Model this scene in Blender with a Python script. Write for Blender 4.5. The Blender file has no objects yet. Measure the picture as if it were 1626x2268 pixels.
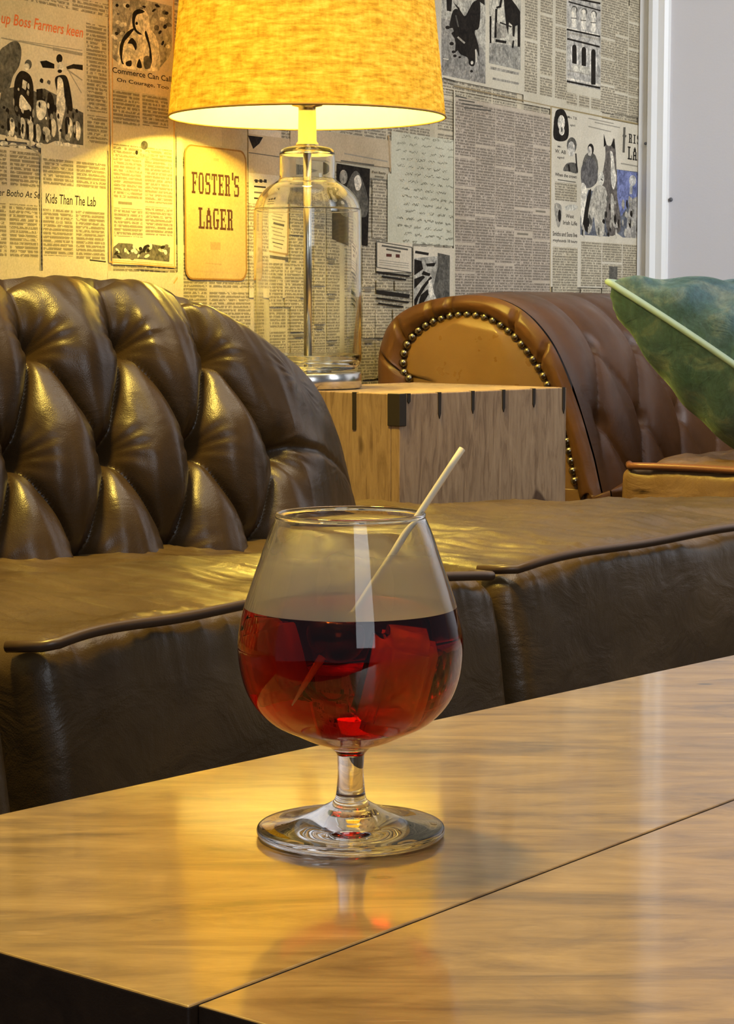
import bpy, bmesh, math, random
import numpy as np
from mathutils import Vector, Matrix, noise

S = bpy.context.scene
COL = S.collection
random.seed(7)

# ------------------------------------------------------------------ camera
F = 4600.0                                   # focal length in pixels of the 1626 x 2268 frame
CZ = 0.65
PITCH = math.atan(444 / F)
cam_d = bpy.data.cameras.new('camera')
cam = bpy.data.objects.new('camera', cam_d); COL.objects.link(cam)
cam.location = (0, 0, CZ)
cam.rotation_euler = (math.pi / 2 - PITCH, 0, 0)
cam_d.sensor_fit = 'VERTICAL'; cam_d.sensor_height = 36.0
cam_d.lens = F / 2268 * 36.0
cam_d.clip_start = 0.02
S.camera = cam

# ------------------------------------------------------------------ light and exposure
S.view_settings.view_transform = 'Standard'
S.view_settings.look = 'None'
S.view_settings.gamma = 1
S.view_settings.use_curve_mapping = False
S.view_settings.exposure = 1.75
LAMP_W = 85.0
WINDOW_W = 5.0
WORLD = 0.04
w = bpy.data.worlds.new('room_world'); S.world = w; w.use_nodes = True
w.node_tree.nodes['Background'].inputs[0].default_value = (0.80, 0.86, 1.0, 1)
w.node_tree.nodes['Background'].inputs[1].default_value = WORLD
c = S.cycles
c.max_bounces = 16; c.transmission_bounces = 16; c.transparent_max_bounces = 16
c.diffuse_bounces = 4; c.glossy_bounces = 6; c.volume_bounces = 2
c.sample_clamp_indirect = 6.0
c.caustics_refractive = True; c.caustics_reflective = False
c.blur_glossy = 0.6


def area_light(name, loc, target, sx, sy, power, color, spread=math.pi):
    d = bpy.data.lights.new(name, 'AREA'); d.shape = 'RECTANGLE'; d.size = sx; d.size_y = sy
    d.energy = power; d.color = color; d.spread = spread
    o = bpy.data.objects.new(name, d); COL.objects.link(o)
    o.location = loc
    o.rotation_euler = (Vector(target) - Vector(loc)).to_track_quat('-Z', 'Y').to_euler()
    return o


area_light('window_daylight', (0.70, -1.6, 1.75), (0.1, 2.2, 0.5), 0.9, 1.8, WINDOW_W, (0.86, 0.92, 1.0))
area_light('side_window_daylight', (2.2, 1.8, 1.8), (1.25, 3.6, 1.0), 1.3, 1.3, 5.8, (0.86, 0.92, 1.0), 1.5)
area_light('overhead_fill_light', (0.5, 2.0, 2.56), (0.5, 2.0, 0), 1.4, 1.4, 5, (1.0, 0.86, 0.66))  # soft fill added overhead to lift upward-facing surfaces, no fixture
for x, y, e_, c_ in [(-0.55, 1.55, 80, (1, .68, .12)), (0.5, 1.0, 5, (1, .88, .68)), (0.95, 2.7, 4, (1, .9, .74))]:  # first: added warm fill over the left side; others: ceiling spots
    d = bpy.data.lights.new('ceiling_spot_and_fill', 'SPOT'); d.energy = e_; d.color = c_
    d.spot_size = 1.6; d.spot_blend = .6; d.shadow_soft_size = .16 if e_ > 20 else .03
    o = bpy.data.objects.new('ceiling_spot_and_fill', d); COL.objects.link(o); o.location = (x, y, 2.5)


# ------------------------------------------------------------------ helpers
def ray(x, y):
    a = (x - 813) / F; b = -(y - 1134) / F
    return Vector((a, math.cos(PITCH) + b * math.sin(PITCH), -math.sin(PITCH) + b * math.cos(PITCH)))


def at_z(x, y, z):
    r = ray(x, y); return Vector((0, 0, CZ)) + r * ((z - CZ) / r.z)


def on_plane(x, y, P, n):
    r = ray(x, y); C = Vector((0, 0, CZ))
    return C + r * ((Vector(P) - C).dot(n) / r.dot(n))


def new_mat(name, color=(.8, .8, .8), rough=.5, metal=0.0, spec=.5, coat=0.0, coat_rough=.1):
    m = bpy.data.materials.new(name); m.use_nodes = True
    b = m.node_tree.nodes['Principled BSDF']
    b.inputs['Base Color'].default_value = (*color, 1)
    b.inputs['Roughness'].default_value = rough
    b.inputs['Metallic'].default_value = metal
    b.inputs['Specular IOR Level'].default_value = spec
    b.inputs['Coat Weight'].default_value = coat
    b.inputs['Coat Roughness'].default_value = coat_rough
    return m


class NT:
    """small node helper"""
    def __init__(s, m): s.t = m.node_tree; s.b = s.t.nodes.get('Principled BSDF'); s.out = s.t.nodes.get('Material Output')
    def n(s, ty, **kw):
        nd = s.t.nodes.new(ty)
        for k, v in kw.items(): setattr(nd, k, v)
        return nd
    def l(s, a, b): s.t.links.new(a, b)
    def coords(s, which='Object', scale=(1, 1, 1), rot=(0, 0, 0)):
        tc = s.n('ShaderNodeTexCoord'); mp = s.n('ShaderNodeMapping')
        mp.inputs['Scale'].default_value = scale; mp.inputs['Rotation'].default_value = rot
        s.l(tc.outputs[which], mp.inputs['Vector']); return mp.outputs['Vector']
    def noise(s, vec, scale, detail=3, rough=.5, dist=0.0):
        nd = s.n('ShaderNodeTexNoise'); nd.inputs['Scale'].default_value = scale
        nd.inputs['Detail'].default_value = detail; nd.inputs['Roughness'].default_value = rough
        nd.inputs['Distortion'].default_value = dist
        if vec is not None: s.l(vec, nd.inputs['Vector'])
        return nd.outputs['Fac']
    def ramp(s, fac, stops):
        r = s.n('ShaderNodeValToRGB'); e = r.color_ramp.elements
        while len(e) < len(stops): e.new(.5)
        for i, (p, col) in enumerate(stops):
            e[i].position = p; e[i].color = (*col, 1) if len(col) == 3 else col
        s.l(fac, r.inputs[0]); return r.outputs['Color']
    def math(s, op, a, b=None, c=None, clamp=False):
        nd = s.n('ShaderNodeMath', operation=op); nd.use_clamp = clamp
        for i, v in enumerate((a, b, c)):
            if v is None: continue
            if isinstance(v, (int, float)): nd.inputs[i].default_value = v
            else: s.l(v, nd.inputs[i])
        return nd.outputs[0]
    def mix(s, fac, a, b, blend='MIX'):
        nd = s.n('ShaderNodeMix', data_type='RGBA', blend_type=blend)
        for sock, v in ((nd.inputs[0], fac), (nd.inputs[6], a), (nd.inputs[7], b)):
            if isinstance(v, (int, float)): sock.default_value = v
            elif isinstance(v, tuple): sock.default_value = (*v, 1) if len(v) == 3 else v
            else: s.l(v, sock)
        return nd.outputs[2]
    def bump(s, h, strength=.3, dist=.002, prev=None):
        nd = s.n('ShaderNodeBump'); nd.inputs['Strength'].default_value = strength
        nd.inputs['Distance'].default_value = dist; s.l(h, nd.inputs['Height'])
        if prev is not None: s.l(prev, nd.inputs['Normal'])
        return nd.outputs['Normal']


def leather(name, dark, light, rough=.36, wrinkle=.28, spec=.5):
    m = new_mat(name, dark, rough, spec=spec)
    t = NT(m); v = t.coords()
    big = t.noise(v, 9, 4, .6)
    col = t.ramp(big, [(.3, dark), (.7, light)])
    fine = t.n('ShaderNodeTexVoronoi', feature='DISTANCE_TO_EDGE'); fine.inputs['Scale'].default_value = 520
    t.l(v, fine.inputs['Vector'])
    cr = t.noise(t.coords(scale=(1, 1, 1.3)), 17, 4, .55, .8)
    n1 = t.bump(t.math('MULTIPLY', fine.outputs['Distance'], 1.0), .22, .0006)
    n2 = t.bump(cr, wrinkle, .004, n1)
    t.l(n2, t.b.inputs['Normal']); t.l(col, t.b.inputs['Base Color'])
    rr = t.math('MULTIPLY_ADD', t.noise(v, 40, 3), .22, rough - .10)
    t.l(rr, t.b.inputs['Roughness'])
    return m


def wood(name, c0, c1, c2, scale=(6, 1, 6), rough=.4, coat=0, coat_rough=.2, rot=(0, 0, 0), bump=.15, grain=14):
    m = new_mat(name, c1, rough, coat=coat, coat_rough=coat_rough)
    t = NT(m); v = t.coords(scale=scale, rot=rot)
    g = t.noise(v, grain, 6, .62, 1.6)
    g2 = t.noise(v, grain * 4.5, 4, .7, .4)
    col = t.ramp(g, [(.28, c0), (.5, c1), (.72, c2)])
    col = t.mix(t.math('MULTIPLY', g2, .55), col, c0)
    t.l(col, t.b.inputs['Base Color'])
    t.l(t.bump(t.math('ADD', g, g2), bump, .001), t.b.inputs['Normal'])
    return m


def glass_mat(name, color=(1, 1, 1), ior=1.5, rough=0.0):
    m = bpy.data.materials.new(name); m.use_nodes = True; nt = m.node_tree
    nt.nodes.remove(nt.nodes['Principled BSDF'])
    g = nt.nodes.new('ShaderNodeBsdfGlass'); g.inputs['Color'].default_value = (*color, 1)
    g.inputs['IOR'].default_value = ior; g.inputs['Roughness'].default_value = rough
    nt.links.new(g.outputs[0], nt.nodes['Material Output'].inputs[0])
    return m


def link_mesh(name, me, mat=None, parent=None, smooth=True):
    o = bpy.data.objects.new(name, me); COL.objects.link(o)
    if mat:
        if isinstance(mat, (list, tuple)):
            for q in mat: me.materials.append(q)
        else: me.materials.append(mat)
    if smooth:
        me.polygons.foreach_set('use_smooth', [True] * len(me.polygons))
    if parent:
        o.parent = parent
        o.matrix_parent_inverse = Matrix.Translation(-parent.matrix_basis.translation) @ Matrix.Identity(4) if parent.rotation_euler.z == 0 else parent.matrix_basis.inverted()
    return o


def mesh_py(name, verts, faces, mat=None, parent=None, smooth=True):
    me = bpy.data.meshes.new(name); me.from_pydata([tuple(v) for v in verts], [], faces); me.update()
    return link_mesh(name, me, mat, parent, smooth)


def from_bm(name, bm, mat=None, parent=None, smooth=False):
    me = bpy.data.meshes.new(name); bmesh.ops.recalc_face_normals(bm, faces=bm.faces); bm.to_mesh(me); bm.free()
    return link_mesh(name, me, mat, parent, smooth)


def thing(name, label, cat, loc, group=None):
    o = bpy.data.objects.new(name, None); COL.objects.link(o); o.location = loc
    o.empty_display_size = .05
    o['label'] = label; o['category'] = cat
    if group: o['group'] = group
    return o


def tag(o, label, cat, group=None):
    o['label'] = label; o['category'] = cat
    if group: o['group'] = group
    return o


def grid_mesh(name, P, mat, parent=None, close_u=False, close_v=False):
    """P: array (nu, nv, 3)"""
    nu, nv = P.shape[:2]
    fs = []
    for i in range(nu if close_u else nu - 1):
        for j in range(nv if close_v else nv - 1):
            a = i * nv + j; b = ((i + 1) % nu) * nv + j
            cc = ((i + 1) % nu) * nv + (j + 1) % nv; d = i * nv + (j + 1) % nv
            fs.append((a, b, cc, d))
    me = bpy.data.meshes.new(name)
    me.from_pydata(P.reshape(-1, 3).tolist(), [], fs); me.update()
    return link_mesh(name, me, mat, parent, True)


def lathe(name, prof, center, mat, parent=None, n=96, close=False):
    prof = np.array(prof, float)
    th = np.linspace(0, 2 * math.pi, n, endpoint=False)
    P = np.zeros((len(prof), n, 3))
    P[:, :, 0] = center[0] + prof[:, 0:1] * np.cos(th)
    P[:, :, 1] = center[1] + prof[:, 0:1] * np.sin(th)
    P[:, :, 2] = center[2] + prof[:, 1:2]
    # faces oriented outward for profile going up on the outside
    nu = len(prof); fs = []
    for i in range(nu if close else nu - 1):
        i2 = (i + 1) % nu
        for j in range(n):
            j2 = (j + 1) % n
            r0, r1 = prof[i, 0], prof[i2, 0]
            if r0 < 1e-7 and r1 < 1e-7: continue
            fs.append((i * n + j, i * n + j2, i2 * n + j2, i2 * n + j))
    me = bpy.data.meshes.new(name); me.from_pydata(P.reshape(-1, 3).tolist(), [], fs); me.update()
    bm = bmesh.new(); bm.from_mesh(me); bmesh.ops.remove_doubles(bm, verts=bm.verts, dist=1e-6)
    bm.to_mesh(me); bm.free()
    return link_mesh(name, me, mat, parent, True)


def catmull(pts, n=8, closed=False):
    pts = [np.array(p, float) for p in pts]; out = []
    N = len(pts)
    rng = range(N if closed else N - 1)
    for i in rng:
        p0 = pts[(i - 1) % N] if closed or i > 0 else pts[i]
        p1 = pts[i]; p2 = pts[(i + 1) % N]
        p3 = pts[(i + 2) % N] if closed or i + 2 < N else pts[(i + 1) % N]
        for k in range(n):
            t = k / n
            out.append(.5 * ((2 * p1) + (-p0 + p2) * t + (2 * p0 - 5 * p1 + 4 * p2 - p3) * t * t + (-p0 + 3 * p1 - 3 * p2 + p3) * t ** 3))
    if not closed: out.append(pts[-1])
    return out


def tube(name, pts, r, mat, parent=None, n=12, closed=False, cap=True):
    pts = [Vector(p) for p in pts]; N = len(pts)
    vs = []; fs = []
    up = Vector((0, 0, 1))
    for i, p in enumerate(pts):
        a = pts[(i - 1) % N] if closed or i > 0 else p
        b = pts[(i + 1) % N] if closed or i < N - 1 else p
        d = (b - a).normalized()
        u = up.cross(d)
        if u.length < 1e-4: u = Vector((1, 0, 0)).cross(d)
        u.normalize(); v = d.cross(u)
        rr = r[i] if isinstance(r, (list, tuple)) else r
        for k in range(n):
            t = 2 * math.pi * k / n
            vs.append(p + u * (rr * math.cos(t)) + v * (rr * math.sin(t)))
    for i in range(N if closed else N - 1):
        for k in range(n):
            a = i * n + k; b = i * n + (k + 1) % n; i2 = (i + 1) % N
            fs.append((a, b, i2 * n + (k + 1) % n, i2 * n + k))
    if cap and not closed:
        fs.append(tuple(range(n - 1, -1, -1))); fs.append(tuple((N - 1) * n + k for k in range(n)))
    return mesh_py(name, vs, fs, mat, parent)


def box_between(name, corners, z0, z1, mat, parent=None, bevel=.002, seg=2):
    """prism over a plan polygon"""
    bm = bmesh.new()
    lo = [bm.verts.new((p[0], p[1], z0)) for p in corners]; hi = [bm.verts.new((p[0], p[1], z1)) for p in corners]
    bm.faces.new(lo[::-1]); bm.faces.new(hi)
    k = len(corners)
    for i in range(k): bm.faces.new((lo[i], lo[(i + 1) % k], hi[(i + 1) % k], hi[i]))
    if bevel: bmesh.ops.bevel(bm, geom=list(bm.edges), offset=bevel, segments=seg, affect='EDGES', profile=.5)
    o = from_bm(name, bm, mat, parent, False)
    return o


V2 = lambda x, y: Vector((x, y, 0))
# ------------------------------------------------------------------ room frame
W0 = Vector((-.252, 2.743, 0))                 # a point on the newspaper wall's foot
WA = Vector((.505, .863, 0)).normalized()      # along the wall, away from the camera
WC = Vector((WA.y, -WA.x, 0))                  # out of the wall, into the room
_e = on_plane(1418, 400, W0, WC)
K_END = (_e - W0).dot(WA)


def wk(px, py):
    p = on_plane(px, py, W0, WC); return ((p - W0).dot(WA), p.z)


def wall_pt(k, z, off=0.0):
    p = W0 + WA * k + WC * off; return (p.x, p.y, z)


def struct(o): o['kind'] = 'structure'; return o


# floor, ceiling
fm = wood('floor_boards', (.03, .016, .008), (.06, .034, .018), (.09, .05, .026), scale=(1, 7, 1), rough=.45)
struct(mesh_py('floor', [(-2.6, -2.4, 0), (3.4, -2.4, 0), (3.4, 4.6, 0), (-2.6, 4.6, 0)], [(0, 1, 2, 3)], fm, smooth=False))
cm = new_mat('ceiling_paint', (.74, .72, .68), .9)
struct(mesh_py('ceiling', [(-2.6, -2.4, 2.6), (3.4, -2.4, 2.6), (3.4, 4.6, 2.6), (-2.6, 4.6, 2.6)], [(3, 2, 1, 0)], cm, smooth=False))

# ------------------------------------------------------------------ newspaper wall
PAPER = (.57, .50, .36)
pm = new_mat('aged_paper', PAPER, .65, spec=.12)
t = NT(pm); att = t.n('ShaderNodeVertexColor'); att.layer_name = 'Col'
mo = t.noise(t.coords(), 7, 5, .6)
fi = t.noise(t.coords(), 330, 2, .6)
cc = t.mix(1.0, att.outputs['Color'], t.ramp(mo, [(.3, (.80, .77, .70)), (.7, (1.06, 1.04, 1.0))]), 'MULTIPLY')
cc = t.mix(1.0, cc, t.ramp(fi, [(.3, (.86, .86, .86)), (.7, (1.06, 1.06, 1.06))]), 'MULTIPLY')
t.l(cc, t.b.inputs['Base Color'])
t.l(t.bump(t.noise(t.coords(), 14, 5, .6, .8), .22, .006), t.b.inputs['Normal'])

tm = new_mat('newsprint_text', PAPER, .62, spec=.25)
t = NT(tm); att = t.n('ShaderNodeVertexColor'); att.layer_name = 'Col'
uv = t.n('ShaderNodeUVMap'); uv.uv_map = 'UV'
sp = t.n('ShaderNodeSeparateXYZ'); t.l(uv.outputs[0], sp.inputs[0])
row = t.math('DIVIDE', sp.outputs[1], .0046)
fr = t.math('FRACT', row); fl = t.math('FLOOR', row)
inrow = t.math('GREATER_THAN', fr, .34)
cmb = t.n('ShaderNodeCombineXYZ'); t.l(t.math('MULTIPLY', sp.outputs[0], 170), cmb.inputs[0]); t.l(t.math('MULTIPLY', fl, 7.31), cmb.inputs[1])
wd = t.noise(cmb.outputs[0], 1.0, 2, .6)
cmb2 = t.n('ShaderNodeCombineXYZ'); t.l(t.math('MULTIPLY', sp.outputs[0], 900), cmb2.inputs[0]); t.l(t.math('MULTIPLY', sp.outputs[1], 900), cmb2.inputs[1])
lt = t.noise(cmb2.outputs[0], 1.0, 1, .5)
cmb3 = t.n('ShaderNodeCombineXYZ'); t.l(t.math('MULTIPLY', sp.outputs[0], 210), cmb3.inputs[0]); t.l(t.math('MULTIPLY', sp.outputs[1], 300), cmb3.inputs[1])
blot = t.noise(cmb3.outputs[0], 1.0, 2, .7)
ink = t.math('MULTIPLY', t.math('MULTIPLY_ADD', inrow, .8, .2), t.math('GREATER_THAN', t.math('ADD', wd, blot), .90))
ink = t.math('MULTIPLY', ink, t.math('MULTIPLY_ADD', lt, .9, .25), clamp=True)
base = t.mix(1.0, att.outputs['Color'], t.ramp(t.noise(t.coords(), 7, 5, .6), [(.3, (.80, .77, .70)), (.7, (1.06, 1.04, 1.0))]), 'MULTIPLY')
t.l(t.mix(t.math('MULTIPLY', ink, .95), base, (.055, .042, .025)), t.b.inputs['Base Color'])

gm = new_mat('printed_halftone', (.2, .2, .2), .7, spec=.06)
t = NT(gm); att = t.n('ShaderNodeVertexColor'); att.layer_name = 'Col'
gr = t.noise(t.coords(), 240, 3, .7)
g2 = t.noise(t.coords(), 60, 3, .6, 1.0)
cc = t.mix(1.0, att.outputs['Color'], t.ramp(gr, [(.3, (.55, .55, .55)), (.7, (1.35, 1.35, 1.35))]), 'MULTIPLY')
cc = t.mix(1.0, cc, t.ramp(g2, [(.35, (.6, .6, .6)), (.65, (1.35, 1.33, 1.3))]), 'MULTIPLY')
t.l(cc, t.b.inputs['Base Color'])

PV, PF, PM, PC = [], [], [], []
SEQ = [0]


def addpoly(pts, mat, col, layer=None):
    """pts in wall coordinates (k, z); each later print lies a hair above the earlier"""
    SEQ[0] += 1
    off = .0002 + SEQ[0] * .0000012
    i0 = len(PV)
    for k, z in pts: PV.append((min(k, K_END - .001), z, off))
    PF.append(tuple(range(i0, i0 + len(pts)))); PM.append(mat); PC.append(col)


def rect_w(k0, z0, k1, z1, mat, col): addpoly([(k0, z0), (k1, z0), (k1, z1), (k0, z1)], mat, col)


def rc(a, b, mat, col):
    k0, z1 = wk(*a); k1, z0 = wk(*b); rect_w(k0, z0, k1, z1, mat, col)


def sheet(a, b, col): rc(a, b, 0, col)


def pic(pts, col, smooth=False, mat=2):
    q = [wk(*p) for p in pts]
    if smooth: q = [tuple(p) for p in catmull(q, 4, True)]
    addpoly(q, mat, col)


def ell(cx, cy, rx, ry, col, mat=2, n=14, rot=0):
    pic([(cx + rx * math.cos(a) * math.cos(rot) - ry * math.sin(a) * math.sin(rot), cy + rx * math.cos(a) * math.sin(rot) + ry * math.sin(a) * math.cos(rot))
         for a in [2 * math.pi * i / n for i in range(n)]], col, False, mat)


def line(p, q, wpx, col, mat=0):
    dx, dy = q[0] - p[0], q[1] - p[1]; L = math.hypot(dx, dy) or 1
    nx, ny = -dy / L * wpx / 2, dx / L * wpx / 2
    pic([(p[0] + nx, p[1] + ny), (q[0] + nx, q[1] + ny), (q[0] - nx, q[1] - ny), (p[0] - nx, p[1] - ny)], col, False, mat)


def page(a, b, n, seed, col=PAPER, gut=.006, heads=.5):
    """n columns of body text inside a box given by two picture corners"""
    rnd = random.Random(seed)
    k0, z1 = wk(*a); k1, z0 = wk(*b)
    cw = (k1 - k0 - gut * (n - 1)) / n
    for i in range(n):
        x0 = k0 + i * (cw + gut); z = z1
        while z > z0 + .012:
            h = min(rnd.uniform(.03, .11), z - z0)
            rect_w(x0, z - h, x0 + cw, z, 1, col)
            z -= h
            if rnd.random() < heads and z > z0 + .02:
                z -= .004
                rect_w(x0 + cw * .15, z - .0035, x0 + cw * rnd.uniform(.6, .85), z, 0, (.22, .19, .14)); z -= .0035
            z -= .0045


def text(s, a, b, col, shear=0.0, bold=0.0):
    cu = bpy.data.curves.new('lettering', 'FONT'); cu.body = s; cu.shear = shear; cu.offset = bold; cu.resolution_u = 3
    o = bpy.data.objects.new('lettering', cu); COL.objects.link(o)
    bpy.context.view_layer.update()
    me = o.to_mesh()
    vs = [v.co.copy() for v in me.vertices]; fs = [tuple(p.vertices) for p in me.polygons]
    o.to_mesh_clear(); bpy.data.objects.remove(o); bpy.data.curves.remove(cu)
    x0 = min(v.x for v in vs); x1 = max(v.x for v in vs); y0 = min(v.y for v in vs); y1 = max(v.y for v in vs)
    k0, z1 = wk(*a); k1, z0 = wk(*b)
    SEQ[0] += 1; off = .0002 + SEQ[0] * .0000012; i0 = len(PV)
    for v in vs:
        PV.append((min(k0 + (v.x - x0) / (x1 - x0) * (k1 - k0), K_END - .001), z0 + (v.y - y0) / (y1 - y0) * (z1 - z0), off))
    for f in fs: PF.append(tuple(i0 + i for i in f)); PM.append(0); PC.append(col)


INK = (.018, .014, .010); GREY = (.11, .10, .08); MID = (.32, .29, .23); LITE = (.66, .6, .48); RED = (.55, .13, .05)
BORD = (.62, .34, .12)

# --- pages covering the whole wall, under the cuttings of the visible part
_r = random.Random(11)
z_ = .10
while z_ < 2.45:
    hh = _r.uniform(.30, .42); k_ = -2.5
    while k_ < K_END:
        ww = _r.uniform(.22, .34); tint = _r.uniform(.88, 1.08)
        cl_ = tuple(c_ * tint for c_ in PAPER)
        k9 = min(k_ + ww, K_END - .002)
        rect_w(k_, z_, k9, z_ + hh, 0, cl_)
        n_ = _r.choice((3, 3, 4)); cw_ = (k9 - k_ - .02) / n_
        hd = _r.random() < .5
        if hd: rect_w(k_ + .02, z_ + hh - .035, k_ + (k9 - k_) * .8, z_ + hh - .020, 1, (.3, .27, .2))
        for i_ in range(n_):
            x_ = k_ + .01 + i_ * cw_; zt_ = z_ + hh - (.045 if hd else .015)
            if i_ == 1 and _r.random() < .5:
                rect_w(x_, zt_ - .09, x_ + cw_ - .006, zt_, 2, (.18, .165, .13)); zt_ -= .098
            while zt_ > z_ + .04:
                q_ = min(_r.uniform(.05, .14), zt_ - z_ - .012)
                rect_w(x_, zt_ - q_, x_ + cw_ - .006, zt_, 1, cl_); zt_ -= q_ + .005
        k_ += ww
    z_ += hh

# --- left side sheets
sheet((-40, -60), (240, 335), PAPER)
page((-30, -45), (238, 38), 3, 1)
page((188, 50), (236, 330), 1, 2, gut=.004)
sheet((-30, 40), (186, 330), (.66, .58, .44))
text('up Boss Farmers keen', (0, 26), (182, 92), (.72, .17, .05), .25, .012)
line((0, 84), (178, 120), 3, MID)
line((40, 90), (180, 112), 2, MID)
line((115, 108), (180, 121), 7, MID)
pic([(-10, 200), (-5, 120), (12, 100), (28, 91), (40, 96), (45, 116), (40, 146), (26, 170), (18, 196), (0, 205)], GREY, True)
pic([(0, 198), (25, 194), (50, 186), (66, 198), (80, 205), (95, 196), (112, 205), (130, 214), (150, 232), (160, 240), (182, 250), (182, 322), (150, 318), (120, 312), (96, 322), (70, 314), (40, 306), (-10, 296)], GREY)
pic([(86, 136), (100, 134), (118, 142), (118, 152), (92, 150)], INK)
pic([(144, 148), (160, 142), (181, 144), (181, 156), (160, 152), (146, 154)], INK)
line((146, 154), (180, 178), 3, MID); line((150, 158), (178, 206), 2, MID)
for (x, y, rx, ry, q) in [(60, 143, 8, 11, GREY), (57, 148, 6, 8, LITE), (129, 130, 7, 10, INK), (131, 150, 7, 13, LITE), (130, 158, 5, 4, INK)]: ell(x, y, rx, ry, q)
pic([(30, 180), (40, 160), (52, 158), (66, 170), (72, 200), (70, 250), (62, 262), (34, 256), (28, 220)], INK, True)
pic([(48, 176), (58, 182), (54, 200), (46, 194)], LITE); pic([(44, 210), (58, 226), (66, 240), (48, 244), (40, 234)], LITE, True)
pic([(120, 172), (138, 166), (148, 176), (156, 215), (158, 245), (146, 240), (140, 214), (128, 214), (122, 196)], INK, True)
pic([(126, 172), (136, 178), (140, 210), (142, 240), (136, 268), (132, 300), (138, 322), (130, 320), (126, 280), (122, 250), (124, 200)], LITE, True)
pic([(78, 198), (92, 196), (92, 212), (98, 214), (98, 224), (78, 222)], INK)
pic([(80, 224), (98, 226), (100, 248), (94, 262), (84, 266), (78, 250)], LITE, True)
pic([(104, 206), (114, 212), (118, 240), (108, 262), (102, 240)], INK, True)
for (x, y, a2) in [(20, 262, 40), (44, 262, 46), (62, 268, 48), (78, 276, 40), (98, 282, 34), (112, 264, 40), (148, 262, 44), (166, 270, 42)]:
    pic([(x, y), (x + 8, y + 4), (x + 10, y + a2 * .6), (x + 5, y + a2), (x - 1, y + a2 * .7)], LITE, True)
    pic([(x - 7, y + 4), (x - 2, y + 2), (x, y + a2 * .7), (x - 5, y + a2 * .8)], INK, True)
_r = random.Random(77)
for i in range(70):
    x = _r.uniform(2, 176); y = _r.uniform(168, 306)
    if x > 118 and y < 232: continue
    hgt = _r.uniform(6, 20); wd_ = _r.uniform(2, 5)
    pic([(x, y), (x + wd_, y + hgt * .3), (x + wd_ * .7, y + hgt), (x - wd_ * .6, y + hgt * .6)], _r.choice([INK, INK, GREY, LITE, MID]), True)
for i in range(9): ell(6 + i * 20, 318 + (i % 3) * 4, 9, 6, LITE)

sheet((-60, 318), (86, 610), (.60, .53, .41)); page((-55, 326), (84, 418), 2, 4)
text('er Botho At Se', (-6, 418), (86, 440), INK, .2, .01)
page((-55, 446), (82, 572), 2, 5)
sheet((88, 318), (236, 606), (.64, .56, .43)); page((92, 350), (232, 420), 2, 6)
text('Kids Than The Lab', (98, 428), (210, 458), INK, .1, .01)
page((92, 462), (230, 576), 2, 7)
line((3, 322), (60, 322), 3, MID); line((60, 322), (88, 345), 4, MID); line((88, 345), (86, 600), 3, MID)
line((196, 576), (232, 580), 3, INK)

sheet((238, -60), (388, 590), (.66, .55, .40))
for x in (239, 246): line((x, -60), (x + 1, 578 + (x - 239)), 2.2, BORD)
line((382, -60), (384, 590), 2.4, BORD); line((240, 580), (386, 592), 3.4, BORD); line((247, 576), (380, 587), 1.5, BORD)
# picture of a figure in a long robe before foliage
pic([(246, -4), (300, -4), (378, 14), (378, 108), (372, 126), (352, 150), (320, 150), (262, 142), (246, 128)], MID)
for i in range(60):
    rnd = random.Random(i + 90)
    x = rnd.uniform(250, 374); y = rnd.uniform(2, 118)
    ell(x, y, rnd.uniform(2, 6), rnd.uniform(3, 9), rnd.choice([INK, GREY, LITE, MID]), rot=rnd.uniform(0, 3))
pic([(284, 60), (276, 84), (262, 100), (258, 140), (276, 152), (338, 158), (352, 150), (350, 110), (342, 80), (330, 62), (326, 34), (312, 20), (296, 24), (288, 40)], (.70, .62, .47), True)
pic([(290, 50), (292, 28), (306, 20), (318, 26), (310, 30), (300, 34), (296, 50), (300, 66), (312, 76), (304, 76), (294, 66)], INK, True)
ell(300, 52, 3, 3.5, INK)
for q in [[(262, 104), (276, 74), (296, 62), (284, 80), (272, 96), (268, 130), (272, 142), (266, 138)], [(322, 70), (330, 100), (334, 132), (330, 150), (326, 148), (328, 110), (318, 76)], [(280, 96), (290, 84), (300, 98), (298, 112), (290, 98)], [(276, 138), (288, 134), (288, 146), (278, 146)], [(300, 148), (306, 130), (312, 150)]]: pic(q, INK, True)
pic([(316, 128), (326, 124), (332, 134), (330, 150), (318, 152)], GREY, True)
text('Commerce Can Call', (246, 148), (377, 182), INK, 0, .012)
text('On Courage, Too', (256, 172), (371, 201), INK, 0, .012)
page((247, 197), (370, 290), 2, 8)
page((248, 318), (380, 530), 2, 9)
ell(317, 322, 8, 10, GREY); pic([(296, 346), (304, 336), (316, 342), (330, 340), (334, 352), (318, 356)], MID, True); ell(300, 338, 3, 5, INK)
pic([(246, 572), (248, 548), (260, 538), (290, 540), (304, 556), (330, 540), (374, 548), (372, 580), (310, 574)], GREY)
for i in range(26):
    rnd = random.Random(i + 33); ell(rnd.uniform(250, 368), rnd.uniform(544, 570), rnd.uniform(2, 5), rnd.uniform(3, 8), rnd.choice([INK, LITE, GREY, INK, LITE]), rot=rnd.uniform(0, 3))
line((302, 594), (372, 600), 3, MID)
sheet((-60, 596), (236, 690), (.62, .54, .42)); sheet((236, 600), (404, 690), (.62, .54, .42))
line((372, 628), (398, 596), 4, LITE); line((382, 628), (398, 604), 3, BORD)

# beer label panel
sheet((388, 296), (404, 640), (.64, .56, .42))
k0, z1 = wk(405, 318); k1, z0 = wk(545, 622)


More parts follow.
